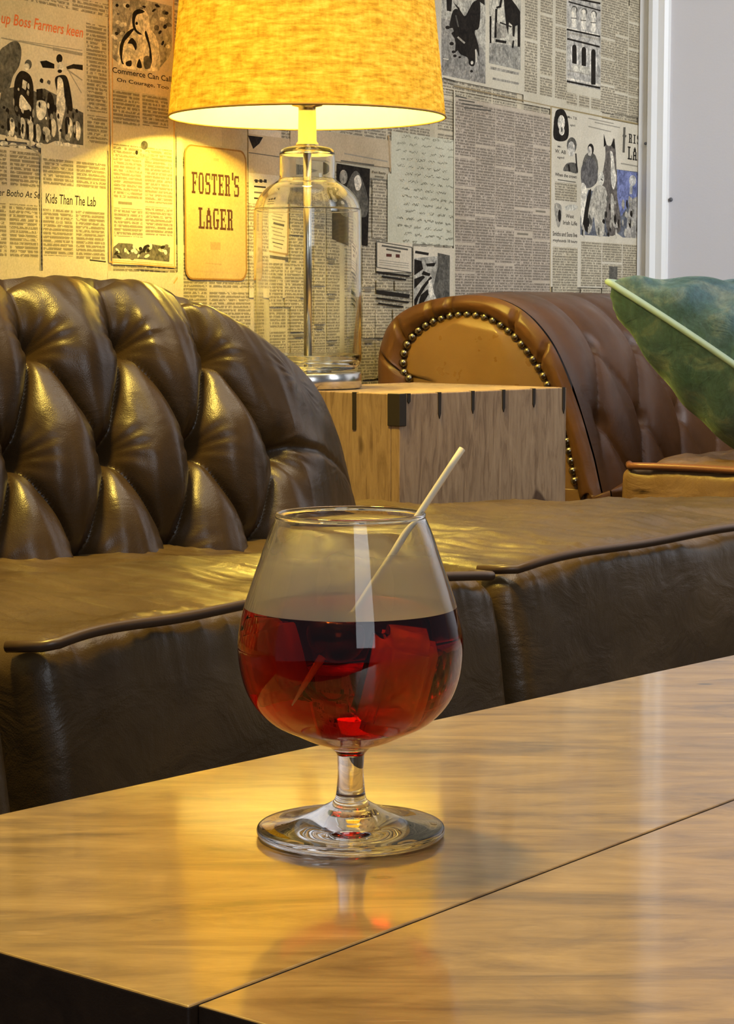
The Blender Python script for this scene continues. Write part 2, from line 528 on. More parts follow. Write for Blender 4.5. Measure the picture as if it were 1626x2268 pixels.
def rrect(k0, z0, k1, z1, r, mat, col):
    p = []
    for cx, cy, a0 in ((k1 - r, z1 - r, 0), (k0 + r, z1 - r, 90), (k0 + r, z0 + r, 180), (k1 - r, z0 + r, 270)):
        for i in range(6):
            a = math.radians(a0 + 18 * i); p.append((cx + r * math.cos(a), cy + r * math.sin(a)))
    addpoly(p, mat, col)


rrect(k0, z0, k1, z1, .016, 0, (.30, .16, .04)); rrect(k0 + .0035, z0 + .0022, k1 - .0035, z1 - .0022, .014, 0, (.50, .36, .16))
G = {  # slab letters on a 5 x 7 cell: rectangles x0,y0,x1,y1
    'F': [(.9, 0, 2.3, 7), (.2, 0, 3.2, .8), (.2, 6.2, 4.8, 7), (4.1, 5, 4.8, 7), (2.3, 3.1, 3.4, 3.9), (3.2, 2.6, 3.8, 4.4)],
    'O': [(.4, 1.2, 1.7, 5.8), (3.3, 1.2, 4.6, 5.8), (1.1, 6.2, 3.9, 7), (1.1, 0, 3.9, .8), (.7, .5, 1.7, 1.4), (3.3, .5, 4.3, 1.4), (.7, 5.6, 1.7, 6.5), (3.3, 5.6, 4.3, 6.5)],
    'S': [(.4, 4, 1.7, 6.2), (3.3, .8, 4.6, 3.4), (1, 6.2, 4, 7), (1, 0, 4, .8), (1, 3.1, 4, 4.1), (3.8, 5, 4.5, 7), (.4, 0, 1.1, 2), (.7, 5.6, 1.7, 6.6), (3.3, .4, 4.3, 1.4)],
    'T': [(1.8, 0, 3.2, 7), (.9, 0, 4.1, .8), (.2, 6.2, 4.8, 7), (.2, 4.8, .9, 7), (4.1, 4.8, 4.8, 7)],
    'E': [(.9, 0, 2.3, 7), (.2, 0, 4.8, .8), (.2, 6.2, 4.8, 7), (4.1, 5, 4.8, 7), (4.1, 0, 4.8, 2), (2.3, 3.1, 3.4, 3.9), (3.2, 2.6, 3.8, 4.4)],
    'R': [(.9, 0, 2.3, 7), (.2, 0, 2.9, .8), (.2, 6.2, 4, 7), (3.2, 4, 4.5, 6.6), (2.3, 3.2, 4, 4), (3.1, 0, 4.3, 3.4), (3.1, 0, 5, .8)],
    'L': [(.9, 0, 2.3, 7), (.2, 0, 4.8, .8), (.2, 6.2, 3.2, 7), (4.1, 0, 4.8, 2.4)],
    'A': [(.7, 0, 1.9, 4.6), (3.1, 0, 4.4, 4.6), (1.3, 4.4, 3.8, 6.2), (1.9, 6.2, 3.2, 7), (1.6, 2.2, 3.4, 3), (.1, 0, 2.3, .8), (2.8, 0, 5, .8)],
    'G': [(.4, 1.2, 1.7, 5.8), (1.1, 6.2, 3.9, 7), (1.1, 0, 4, .8), (3.2, .6, 4.6, 3.4), (2.6, 2.7, 5, 3.5), (3.8, 5, 4.5, 7), (.7, .5, 1.7, 1.4), (.7, 5.6, 1.7, 6.5)],
    'I': [(1.8, 0, 3.2, 7), (.9, 0, 4.1, .8), (.9, 6.2, 4.1, 7)],
    "'": [(.9, 5.4, 2.3, 8)]}


def slab(s, a, b, col):
    k0, z1 = wk(*a); k1, z0 = wk(*b)
    W = sum(2.4 if ch == "'" else 5.4 for ch in s); x = 0
    for ch in s:
        for (x0, y0, x1, y1) in G[ch]:
            rect_w(k0 + (x + x0) / W * (k1 - k0), z0 + y0 / 7 * (z1 - z0), k0 + (x + x1) / W * (k1 - k0), z0 + y1 / 7 * (z1 - z0), 0, col)
        x += 2.4 if ch == "'" else 5.4


slab("FOSTER'S", (421, 380), (529, 437), (.07, .028, .012))
slab('LAGER', (436, 459), (515, 511), (.07, .028, .012))
rc((463, 536), (486, 554), 0, (.40, .27, .12)); rc((470, 350), (482, 358), 0, (.40, .27, .12))
line((452, 583), (488, 586), 3, (.42, .29, .13)); line((424, 600), (524, 606), 4, (.48, .34, .16))

# --- behind the lamp
sheet((547, 280), (622, 660), (.62, .54, .40))
sheet((547, 296), (640, 392), (.50, .40, .26))
pic([(546, 300), (580, 304), (572, 318), (558, 330)], INK); line((548, 338), (618, 348), 2, GREY)
for i in range(4): rc((560, 398 + i * 13), (586, 404 + i * 13), 0, INK if i % 2 else GREY)
for x in (562, 572, 582): rc((x, 397), (x + 6, 405), 0, INK)
page((548, 450), (572, 640), 1, 11, gut=.002)
sheet((574, 440), (630, 560), (.70, .62, .46)); line((630, 440), (628, 562), 4, (.38, .25, .12)); line((574, 556), (629, 564), 4, (.38, .25, .12))
for i in range(12): line((582 + (i % 3) * 3, 452 + i * 8.4), (622 - (i % 4) * 3, 458 + i * 8.4), 2.6 if i != 5 else 5, MID if i % 5 else GREY)
line((576, 568), (630, 574), 7, GREY)
page((574, 582), (660, 680), 2, 12)
page((634, 440), (690, 820), 1, 13)
page((694, 440), (758, 820), 2, 14)
sheet((640, 280), (864, 372), (.52, .42, .28)); line((760, 340), (856, 358), 3, MID); line((858, 300), (862, 380), 3, (.42, .30, .16))
line((752, 356), (826, 366), 3, GREY)
pic([(744, 362), (817, 374), (812, 545), (744, 530)], INK)
pic([(770, 400), (785, 378), (800, 398), (812, 440), (808, 480), (776, 470), (764, 430)], GREY, True)
pic([(782, 396), (792, 388), (798, 404), (794, 420), (786, 420)], LITE, True); ell(758, 392, 9, 16, MID)
text('Past Easily', (822, 378), (852, 388), INK, 0, .01); text('meetings', (828, 388), (848, 396), INK, 0, .01)
page((822, 398), (852, 530), 1, 15, gut=.002, heads=.2)
page((800, 548), (828, 860), 1, 16, gut=.002)
# handwritten letter
sheet((864, 290), (1002, 545), (.58, .56, .43)); sheet((856, 384), (870, 540), (.58, .56, .43))
rnd = random.Random(5)
for r in range(15):
    y = 300 + r * 16.5; x = 874 + rnd.uniform(0, 22)
    while x < 992:
        wl = rnd.uniform(8, 22); nseg = int(wl / 2.4) + 2
        y0 = y + (x - 870) * .13
        for s in range(nseg):
            x1 = x + wl * s / nseg; x2 = x + wl * (s + 1) / nseg
            line((x1, y0 + rnd.uniform(-3.5, 3)), (x2, y0 + rnd.uniform(-3.5, 3)), 1.4, (.27, .26, .19))
        x += wl + rnd.uniform(4, 10)
sheet((830, 535), (910, 604), (.66, .58, .44))
for p, q in (((830, 535), (909, 548)), ((831, 592), (909, 604)), ((831, 536), (831, 592)), ((909, 548), (909, 603))): line(p, q, 2.2, GREY)
line((842, 544), (900, 553), 4, GREY); line((852, 552), (884, 558), 4, GREY)
rc((852, 562), (864, 569), 0, (.10, .03, .02)); rc((873, 563), (882, 571), 0, (.10, .03, .02))
for i in range(3): line((836, 576 + i * 5), (902, 584 + i * 5), 1.6, MID)
line((830, 602), (904, 612), 4, INK); line((842, 612), (896, 620), 4, INK)
page((830, 620), (906, 644), 2, 17)
line((830, 646), (904, 656), 8, INK); line((830, 660), (902, 670), 4, INK); line((834, 672), (890, 680), 4, INK)
page((828, 684), (900, 860), 2, 18)
sheet((912, 545), (1002, 720), (.64, .57, .44))
line((916, 558), (946, 563), 6, INK)
pic([(913, 572), (992, 565), (993, 700), (913, 700)], (.40, .37, .30))
pic([(966, 560), (993, 566), (992, 690), (968, 680), (952, 650), (960, 620), (966, 590)], GREY)
for q in [[(914, 574), (930, 578), (934, 596), (914, 610)], [(934, 600), (950, 606), (948, 612), (930, 608)], [(940, 584), (962, 582), (958, 590), (942, 590)], [(914, 618), (934, 610), (938, 614), (914, 640)], [(914, 664), (930, 636), (950, 612), (954, 616), (940, 634), (924, 660), (914, 690)], [(922, 680), (928, 654), (944, 640), (946, 652), (934, 672), (926, 690)]]: pic(q, INK)
pic([(946, 622), (952, 618), (958, 650), (970, 676), (958, 676), (946, 650)], LITE)

# --- top right photographs and columns
sheet((960, -60), (1158, 210), (.60, .545, .42)); sheet((1158, -60), (1330, 262), (.60, .545, .42)); sheet((1158, -60), (1417, 262), (.60, .545, .42))
pic([(974, -6), (1072, -6), (1072, 186), (974, 166)], (.27, .25, .21))
pic([(974, -6), (1072, -6), (1072, 120), (1040, 60), (974, 40)], (.44, .41, .33))
pic([(992, 60), (1000, 24), (1014, 22), (1026, 36), (1036, 20), (1046, 4), (1060, 6), (1058, 60), (1048, 70), (1056, 100), (1058, 126), (1050, 108), (1048, 144), (1036, 144), (1032, 128), (1014, 118), (1004, 90), (1000, 64)], INK, True)
for q in [[(985, -4), (998, -4), (996, 26), (986, 24)], [(1000, 4), (1014, 18), (1020, 34), (1006, 14)], [(1036, -4), (1070, -4), (1070, 12), (1056, 2)], [(996, 74), (1006, 66), (1012, 110), (1004, 118), (1006, 90)]]: pic(q, INK)
for (x, y, r) in [(988, 61, 5), (997, 97, 5), (1001, 115, 4), (1004, 124, 4), (1015, 127, 3), (1041, 158, 3.5)]: ell(x, y, r, r * .8, INK)
ell(1042, 139, 3, 4, LITE); line((1050, 110), (1052, 138), 2.5, LITE); line((1010, 82), (1026, 96), 4, MID, 2); line((1006, 34), (1012, 60), 3, GREY, 2); line((978, 130), (990, 132), 2, LITE)
pic([(1080, -6), (1150, -6), (1150, 156), (1080, 140)], (.50, .46, .36)); pic([(1080, 94), (1150, 104), (1150, 156), (1080, 140)], (.30, .28, .23))
pic([(1112, -6), (1126, -6), (1140, 12), (1149, 26), (1149, 104), (1143, 104), (1143, 56), (1138, 58), (1136, 82), (1132, 80), (1131, 56), (1124, 50), (1122, 76), (1118, 60), (1114, 20)], INK)
for p, q, ww in [((1083, 36), (1083, 96), 4), ((1096, 20), (1094, 84), 5), ((1094, 90), (1118, 94), 6), ((1108, -4), (1104, 16), 5), ((1096, 18), (1106, 14), 5), ((1104, 50), (1130, 60), 3), ((1134, 90), (1132, 106), 4)]: line(p, q, ww, INK, 2)
pic([(1096, 50), (1118, 62), (1118, 84), (1098, 84)], MID); line((1089, 48), (1089, 90), 3, LITE, 2)
line((1082, 150), (1146, 164), 6, MID, 2); line((1088, 174), (1146, 186), 5, MID, 2); line((978, 172), (1006, 180), 2, GREY)
page((1160, -50), (1252, 222), 3, 20, gut=.012, heads=0)
sheet((1252, -60), (1327, 195), (.56, .52, .43))
pic([(1253, -8), (1327, 8), (1327, 200), (1253, 184)], (.42, .39, .33))
for p, q, ww, cl in [((1255, -6), (1327, 8), 4, INK), ((1256, 4), (1327, 24), 3, INK), ((1252, 65), (1326, 81), 4, INK), ((1253, 72), (1326, 88), 5, MID), ((1253, 86), (1325, 104), 4, INK), ((1252, 62), (1325, 78), 2, LITE), ((1252, 180), (1326, 195), 4, INK), ((1252, 174), (1326, 189), 4, LITE), ((1253, 156), (1304, 166), 3, MID)]: line(p, q, ww, cl, 2)
for i in range(3):
    x = 1268 + i * 21.5; y = 14 + i * 5
    ell(x + 1, y + 8, 7, 9, GREY); ell(x, y + 8, 5, 6, LITE); pic([(x - 5, y + 8), (x + 5, y + 9), (x + 5, y + 47), (x - 5, y + 46)], LITE); line((x - 6, y + 26), (x + 6, y + 27), 2, GREY, 2)
    x = 1269 + i * 21; y = 98 + i * 5; b2 = 44 if i < 2 else 80
    pic([(x - 8, y + 4), (x + 8, y + 4), (x + 8, y + 50), (x - 8, y + 50)], (.62, .58, .50)); ell(x, y + 8, 5, 7, INK); pic([(x - 5, y + 8), (x + 5, y + 9), (x + 5, y + b2), (x - 5, y + b2 - 1)], INK)
pic([(1264, 140), (1304, 150), (1304, 166), (1264, 156)], (.52, .48, .38))
page((1252, 204), (1328, 246), 3, 21, gut=.008, heads=0)
page((1330, -50), (1358, 254), 1, 22, gut=.01, heads=0)
page((1361, -50), (1416, 262), 2, 23, gut=.004, heads=0)
# band between
sheet((962, 192), (1218, 240), (.58, .52, .39)); line((1003, 190), (1218, 236), 2.4, (.35, .27, .15)); line((962, 176), (1003, 186), 2, MID)
line((1218, 236), (1416, 276), 3, (.33, .25, .12))
# big brownish page
sheet((1003, 214), (1216, 680), (.52, .44, .34))
page((1005, 222), (1214, 672), 5, 24, col=(.50, .42, .33), gut=.002, heads=.1)
line((1003, 200), (1003, 690), 3, (.62, .56, .42))
for i in range(4): line((1006 + 6 * i, 212 + i * 9), (1030 + 18 * i, 218 + i * 9), 3, GREY)
line((1217, 236), (1216, 680), 3, (.38, .29, .15))
# page with the horse group
sheet((1219, 240), (1418, 640), (.64, .58, .46))
ell(1239, 272, 16, 30, INK); pic([(1222, 300), (1225, 260), (1230, 244), (1246, 244), (1255, 270), (1256, 300), (1248, 312), (1230, 312)], INK, True)
ell(1240, 272, 8, 17, LITE); ell(1241, 290, 6, 10, LITE); ell(1241, 287, 2, 6, GREY)
ell(1263, 322, 11, 18, GREY); ell(1262, 330, 8, 17, (.50, .46, .38)); pic([(1244, 378), (1250, 364), (1262, 360), (1274, 364), (1276, 384), (1256, 380)], GREY, True); line((1256, 364), (1258, 380), 4, INK, 2); line((1272, 340), (1275, 382), 3, INK, 2)
text('Mrs. T.B.', (1254, 256), (1275, 266), INK, 0, .015); text('aged', (1259, 274), (1270, 282), INK, 0, .01)
text('Mr.', (1232, 322), (1241, 328), INK, 0, .01); text('W. AB', (1226, 330), (1250, 342), INK, 0, .015); text('aged', (1231, 345), (1246, 354), INK, 0, .01)
text('When the crown', (1226, 382), (1274, 396), INK, 0, .02); line((1232, 398), (1272, 404), 2, GREY)
page((1226, 402), (1274, 448), 1, 25, heads=0)
pic([(1225, 452), (1240, 456), (1240, 486), (1234, 504), (1228, 490)], MID, True); ell(1236, 478, 3.5, 14, INK); ell(1262, 460, 15, 7, (.45, .42, .34), rot=-.1)
text('West', (1250, 474), (1268, 484), INK, 0, .015); text('Irish Life', (1244, 488), (1275, 500), INK, 0, .015)
text('Smiths and Sons live', (1221, 512), (1275, 526), INK, 0, .02); text('greyhounds 18 hours', (1221, 528), (1275, 541), INK, 0, .02)
page((1221, 546), (1275, 680), 1, 26, heads=.3)
for i, (x0, x1) in enumerate([(1300, 1356), (1314, 1370), (1300, 1350)]): line((x0, 262 + i * 9), (x1, 274 + i * 9), 2.4, MID)
line((1380, 282), (1378, 338), 5, GREY); line((1376, 300), (1384, 302), 5, GREY)
slab('RIS', (1389, 296), (1416, 321), INK); slab('LAI', (1387, 324), (1419, 358), INK)
line((1372, 362), (1416, 370), 3, MID)
pic([(1362, 375), (1418, 382), (1418, 528), (1376, 526), (1360, 514), (1346, 524), (1282, 520), (1282, 480), (1300, 420), (1362, 440)], (.13, .135, .15))
pic([(1364, 376), (1418, 384), (1418, 470), (1392, 450), (1372, 480), (1364, 440)], (.16, .18, .33))
ell(1398, 400, 8, 12, (.48, .46, .42)); line((1395, 410), (1394, 430), 6, (.45, .43, .38), 2)
pic([(1382, 526), (1388, 470), (1398, 440), (1412, 434), (1418, 450), (1418, 528)], (.36, .33, .28))
ell(1304, 372, 18, 36, GREY); pic([(1284, 372), (1296, 356), (1300, 348), (1310, 352), (1318, 366), (1320, 400), (1304, 416), (1286, 410)], (.12, .11, .10), True)
ell(1305, 331, 7, 13, INK); ell(1303, 335, 5, 11, (.52, .47, .38))
pic([(1284, 412), (1294, 412), (1296, 440), (1290, 480), (1284, 500)], LITE, True); pic([(1296, 440), (1306, 420), (1300, 480), (1290, 520), (1286, 510)], INK, True)
pic([(1334, 298), (1340, 320), (1350, 322), (1356, 306), (1360, 330), (1362, 370), (1364, 400), (1362, 420), (1372, 500), (1362, 518), (1346, 520), (1336, 480), (1330, 400), (1334, 370), (1338, 340)], (.13, .11, .09), True)
pic([(1348, 336), (1354, 340), (1358, 370), (1362, 396), (1356, 420), (1350, 400), (1350, 360)], LITE, True); pic([(1334, 296), (1340, 320), (1334, 326)], INK); pic([(1358, 306), (1358, 330), (1350, 322)], INK)
ell(1328, 396, 7, 16, (.56, .52, .42)); line((1327, 396), (1332, 400), 2, INK)
pic([(1318, 412), (1336, 414), (1342, 440), (1336, 480), (1334, 520), (1318, 520), (1312, 480), (1306, 510), (1298, 516), (1300, 470), (1308, 430)], (.42, .38, .30), True)
pic([(1350, 430), (1356, 440), (1358, 480), (1366, 502), (1356, 502), (1350, 470)], (.45, .41, .33), True)
_r = random.Random(78)
for i in range(46):
    x = _r.uniform(1286, 1414); y = _r.uniform(425, 515); hgt = _r.uniform(8, 26); wd_ = _r.uniform(1.5, 4)
    pic([(x, y), (x + wd_, y + hgt * .3), (x + wd_ * .7, y + hgt), (x - wd_ * .6, y + hgt * .6)], _r.choice([INK, GREY, MID, (.42, .38, .30)]), True)
page((1284, 534), (1416, 680), 3, 27, gut=.004, heads=.1)
rc((1346, 590), (1364, 620), 2, GREY)

# build the wall itself and the print
wall = struct(mesh_py('wall_left', [wall_pt(-2.6, 0), wall_pt(K_END, 0), wall_pt(K_END, 2.6), wall_pt(-2.6, 2.6),
                                    wall_pt(-2.6, 0, -.1), wall_pt(K_END, 0, -.1), wall_pt(K_END, 2.6, -.1), wall_pt(-2.6, 2.6, -.1)],
                      [(0, 1, 2, 3), (4, 7, 6, 5), (0, 4, 5, 1), (1, 5, 6, 2), (2, 6, 7, 3), (3, 7, 4, 0)], pm, smooth=False))
ca = wall.data.color_attributes.new('Col', 'FLOAT_COLOR', 'CORNER')
ca.data.foreach_set('color', [v for _ in range(len(wall.data.loops)) for v in (*PAPER, 1)])
me = bpy.data.meshes.new('newspaper_print')
me.from_pydata([wall_pt(k, z, o) for k, z, o in PV], [], PF); me.update()
me.polygons.foreach_set('material_index', PM)
ca = me.color_attributes.new('Col', 'FLOAT_COLOR', 'CORNER'); uvl = me.uv_layers.new(name='UV')
cols = []; uvs = []
for p in me.polygons:
    for li in p.loop_indices:
        cols.extend((*PC[p.index], 1)); v = PV[me.loops[li].vertex_index]; uvs.extend((v[0], v[1]))
ca.data.foreach_set('color', cols); uvl.data.foreach_set('uv', uvs)
pr = link_mesh('newspaper_print', me, [pm, tm, gm], wall, False)
pr['label'] = 'yellowed newspaper pages and cuttings with photographs and headlines'

# white wall and its corner trim
E0 = W0 + WA * K_END
wm = new_mat('white_paint', (.66, .65, .68), .6)
t = NT(wm); t.l(t.bump(t.noise(t.coords(), 220, 3, .6), .15, .001), t.b.inputs['Normal'])
E1 = E0 + WC * 3.0
struct(mesh_py('wall_right', [(E0.x, E0.y, 0), (E1.x, E1.y, 0), (E1.x, E1.y, 2.6), (E0.x, E0.y, 2.6)], [(0, 1, 2, 3)], wm, smooth=False))
tw = new_mat('trim_gloss_paint', (.70, .69, .66), .35)
prof = [(0, 0), (0, .018), (.006, .024), (.014, .020), (.020, .020), (.026, .030), (.034, .030), (.040, .016), (.052, .014), (.058, .008), (.060, 0)]
vs = []; fs = []
for z in (0, 2.6):
    for a, b in prof:
        p = E0 + WC * a - WA * b; vs.append((p.x, p.y, z))
np_ = len(prof)
for i in range(np_ - 1): fs.append((i, i + 1, np_ + i + 1, np_ + i))
struct(mesh_py('trim_1', vs, fs, tw, smooth=False))
nm = new_mat('nail_hole_filler', (.10, .10, .11), .8)
P = on_plane(1486, 442, E0 - WA * .001, WA)
bm = bmesh.new(); bmesh.ops.create_uvsphere(bm, u_segments=12, v_segments=8, radius=.004); bmesh.ops.translate(bm, verts=bm.verts, vec=P)
hk = from_bm('nail_head', bm, nm, None, True); tag(hk, 'tiny dark nail head stuck in the bare white wall', 'nail')

P = on_plane(1430, 318, E0 - WA * .026, WA)
bm = bmesh.new(); bmesh.ops.create_uvsphere(bm, u_segments=12, v_segments=8, radius=.003); bmesh.ops.translate(bm, verts=bm.verts, vec=P)
hk = from_bm('nail_head', bm, nm, None, True); tag(hk, 'tiny dark nail head in the white corner trim beside the newspaper wall', 'nail')

# ------------------------------------------------------------------ sofas
lea = leather('brown_leather', (.036, .021, .008), (.062, .037, .014), .33)
lea2 = leather('chestnut_leather', (.060, .026, .010), (.112, .048, .018), .36, .28, .30)
lea_p = new_mat('leather_piping', (.085, .052, .030), .33)
lea_p2 = new_mat('chestnut_piping', (.20, .08, .035), .33)
lea_s = leather('worn_lit_seat_leather', (.060, .036, .013), (.115, .074, .030), .33, .55)  # lighter than the back leather, for wear and painted lamp glow
btn = new_mat('leather_button', (.05, .035, .022), .4)


def block(name, quad, z0, z1, mat, parent, crown=.02, r=.03, out=0.0, nx=190, ny=70, nz=26, wr=.004, seed=0, droop=0.0, rear=None, rdrop=0.0):
    """upholstered block; quad = plan corners (front-left, front-right, rear-right, rear-left)"""
    Q = [Vector((q[0], q[1], 0)) for q in quad]
    Lx = (Q[1] - Q[0]).length; Ly = (Q[3] - Q[0]).length; Lz = z1 - z0
    bm = bmesh.new()
    h = (Lx / 2, Ly / 2, Lz / 2)

    def face(fn, a, b):
        g = [[bm.verts.new(fn(i / a, j / b)) for j in range(b + 1)] for i in range(a + 1)]
        for i in range(a):
            for j in range(b): bm.faces.new((g[i][j], g[i + 1][j], g[i + 1][j + 1], g[i][j + 1]))
    e = lambda t: t * 2 - 1
    ease = lambda t: math.copysign(1 - (1 - abs(e(t))) ** 1.35, e(t))
    face(lambda u, v: (ease(u), ease(v), 1), nx, ny)
    face(lambda u, v: (ease(u), -1, ease(v)), nx, nz)
    face(lambda u, v: (-1, ease(u), ease(v)), ny, nz)
    face(lambda u, v: (1, ease(u), ease(v)), ny, nz)
    face(lambda u, v: (ease(u), 1, ease(v)), nx, nz)
    face(lambda u, v: (ease(u), ease(v), -1), nx, ny)
    bmesh.ops.remove_doubles(bm, verts=bm.verts, dist=1e-5)
    dF = (Q[1] - Q[0]).normalized(); nF = Vector((dF.y, -dF.x, 0))
    for v in bm.verts:
        p = Vector((v.co.x * h[0], v.co.y * h[1], v.co.z * h[2]))
        q = Vector([max(-h[i] + r, min(h[i] - r, p[i])) for i in range(3)])
        d = p - q
        if d.length > 1e-9: p = q + d.normalized() * min(r, d.length if d.length < r else r)
        a = p.x / h[0] * .5 + .5; b = p.y / h[1] * .5 + .5; zz = p.z / h[2]
        R_ = Q[3] * (1 - a) + Q[2] * a
        if rear: R_ = Vector((float(np.interp(a, [k[0] for k in rear], [k[1] for k in rear])), float(np.interp(a, [k[0] for k in rear], [k[2] for k in rear])), 0))
        pos = (Q[0] * (1 - a) + Q[1] * a) * (1 - b) + R_ * b
        z = (z0 + z1) / 2 + p.z
        fx = max(0, 1 - abs(2 * a - 1) ** 4); fy = max(0, 1 - abs(2 * b - 1) ** 2.6)
        if zz > .2: z += (crown * fx ** .6 * fy ** .8 - rdrop * b) * (zz - .2) / .8
        if zz > 0 and droop: z -= droop * (abs(2 * a - 1) ** 6) * zz
        fr = max(0, 1 - b * 6)
        pos += nF * (out * fr * (1 - zz) / 2) + nF * (.006 * fr * fx * (1 - zz * zz))
        nv = noise.noise(Vector((pos.x * 13, pos.y * 13, z * 13 + seed))) * wr
        fold = noise.noise(Vector(((pos - Q[0]).dot(dF) * 60, (pos - Q[0]).dot(nF) * 9, seed * 3.1)))
        fold = -abs(fold) ** .5 * wr * .55
        if zz > .5: z += nv + fold
        else: pos += nF * nv * fr * .35
        v.co = (pos.x, pos.y, z)
    return from_bm(name, bm, mat, parent, True)


def piping(name, quad, z, parent, mat, r=.0042, off=.002, droop=.0, ends=.02):
    Q = [Vector((q[0], q[1], 0)) for q in quad[:2]]
    dF = (Q[1] - Q[0]).normalized(); nF = Vector((dF.y, -dF.x, 0)); L = (Q[1] - Q[0]).length
    pts = []
    for i in range(61):
        a = i / 60
        e_ = max(0, abs(2 * a - 1) - (1 - ends * 2 / L)) / (ends * 2 / L)
        p = Q[0] + dF * (a * L) + nF * (off - .034 * e_ ** 3)
        pts.append((p.x, p.y, z - droop * abs(2 * a - 1) ** 6 + .0012 * math.sin(a * 19)))
    return tube(name, pts, r, mat, parent, 10)


# ---- near sofa, running away to the right along DF
FA = Vector((-.244, 1.368, 0)); DF = (Vector((.370, 2.085, 0)) - FA).normalized(); NF = Vector((DF.y, -DF.x, 0))
fl = lambda s, n=0: (FA + DF * s + NF * n)      # s along the front, n out of the front
S_SPLIT = (on_plane(1112, 1280, FA, NF) - FA).dot(DF)
sofa = thing('chesterfield_sofa', 'dark brown button-tufted leather sofa with deep seat, running behind the coffee table', 'sofa', (FA.x, FA.y, 0))
RB = .50                                        # seat depth behind the front line
ZS = .436
rearL = Vector((-.40, 1.80, 0)); R1 = Vector((-.115, 2.06, 0))
back_s = lambda s: fl(s, -RB)
secs = [(-1.0, .002, 'left'), (.030, S_SPLIT - .004, 'mid')]
for i, (s0, s1, _) in enumerate(secs):
    q = [fl(s0), fl(s1), fl(s1, -RB), fl(s0, -RB)]
    o = block('seat_cushion', q, .25, ZS - .004, lea_s, sofa, crown=.007, rdrop=.010, r=.022, out=.03, seed=i * 5 + 1, droop=.010, wr=.008)
    piping('piping', q, ZS - .005, o, lea_p, droop=.010, off=.004)
# far corner section: widens to the rear behind the end of the tufted back
_l = fl(S_SPLIT + .004, -.40)
q2 = [fl(S_SPLIT + .004), fl(1.42), Vector((.70, 2.47, 0)), _l]
rear_line = [(0, _l.x, _l.y), (.16, -.12, 2.25), (.30, -.05, 2.43), (.36, .0, 2.438), (1, .70, 2.47)]
o = block('seat_cushion', q2, .25, ZS - .002, lea_s, sofa, crown=.010, rdrop=.010, r=.022, out=.03, seed=17, droop=.009, nx=160, ny=110, wr=.007, rear=rear_line)
piping('piping', q2, ZS - .003, o, lea_p, droop=.009, off=.004, ends=.02)
base_m = new_mat('sofa_base_cloth', (.02, .014, .010), .8)
box_between('base_rail', [fl(-1.0, .0), fl(1.40, .0), Vector((.66, 2.42, 0)), Vector((-.05, 2.40, 0)), fl(.6, -.48), fl(-1.0, -.48)], .07, .26, lea, sofa, .004)
fm_ = new_mat('turned_wood_foot', (.05, .025, .012), .35)
for s, n in ((-.9, -.05), (.5, -.06), (1.25, -.05), (-.9, -.42), (.45, -.42)):
    p = fl(s, n); lathe('foot', [(0, 0), (.018, 0), (.024, .02), (.03, .05), (.026, .072), (0, .072)], (p.x, p.y, 0), fm_, sofa, 24)

# tufted back: front face is swept along a plan path, then curves away at its right end
PL = Vector((-.340, 1.840, 0)); PD = Vector((.707, .707, 0)); PN = Vector((.707, -.707, 0))
S0, S1 = -1.05, .566


def plan(s):
    """plan position and outward normal of the back's base line at arc length s"""
    sa = .30; turn = math.radians(33); R_ = .25
    if s <= sa: return PL + PD * s, PN
    a = min((s - sa) / R_, turn)
    # arc curving to the left (away from the viewer)
    c0 = PL + PD * sa - PN * R_
    th = a
    pos = c0 + (PN * math.cos(th) + PD * math.sin(th)) * R_
    nn = (PN * math.cos(th) + PD * math.sin(th)).normalized()
    tt = (PD * math.cos(th) - PN * math.sin(th)).normalized()
    rest = s - sa - a * R_
    if rest > 0: pos = pos + tt * rest
    return pos, nn


def hfac(s):
    """height falling off round the end"""
    if s < .24: return 1.0
    x = (s - .24) / (S1 - .24)
    return max(0.0, 1 - x ** 1.75) ** .66


prof = catmull([(.045, .30), (.040, .40), (.030, .44), (.012, .50), (-.012, .56), (-.038, .615), (-.066, .655), (-.100, .683), (-.140, .678), (-.172, .648), (-.185, .60), (-.180, .50), (-.175, .30), (-.170, .10)], 12)
prof = np.array(prof)
dl = np.r_[0, np.cumsum(np.hypot(*np.diff(prof, axis=0).T))]
TW, TH = .107, .105
TS0 = .104; TZT = .635      # a top-row button and the top-row height


def tuft(s, z, zt=TZT, ts=TS0, tw=TW, th=TH):
    if z >= zt:
        x = abs(math.sin(math.pi * (s - ts) / tw)) ** .75
        return x, math.hypot(((s - ts + tw / 2) % tw) - tw / 2, (z - zt) * 1.0)
    r = (zt - z) / th
    a = (s - ts) / tw - r / 2; b = (s - ts) / tw + r / 2
    v = (abs(math.sin(math.pi * a)) * abs(math.sin(math.pi * b))) ** .42
    rr = round(r); bs = ts + (rr / 2) * tw
    dx = ((s - bs + tw / 2) % tw) - tw / 2; dz = (r - rr) * th
    return v, math.hypot(dx, dz)


ss = np.r_[np.arange(S0, -.12, .010), np.arange(-.12, S1 + .0005, .0021)]
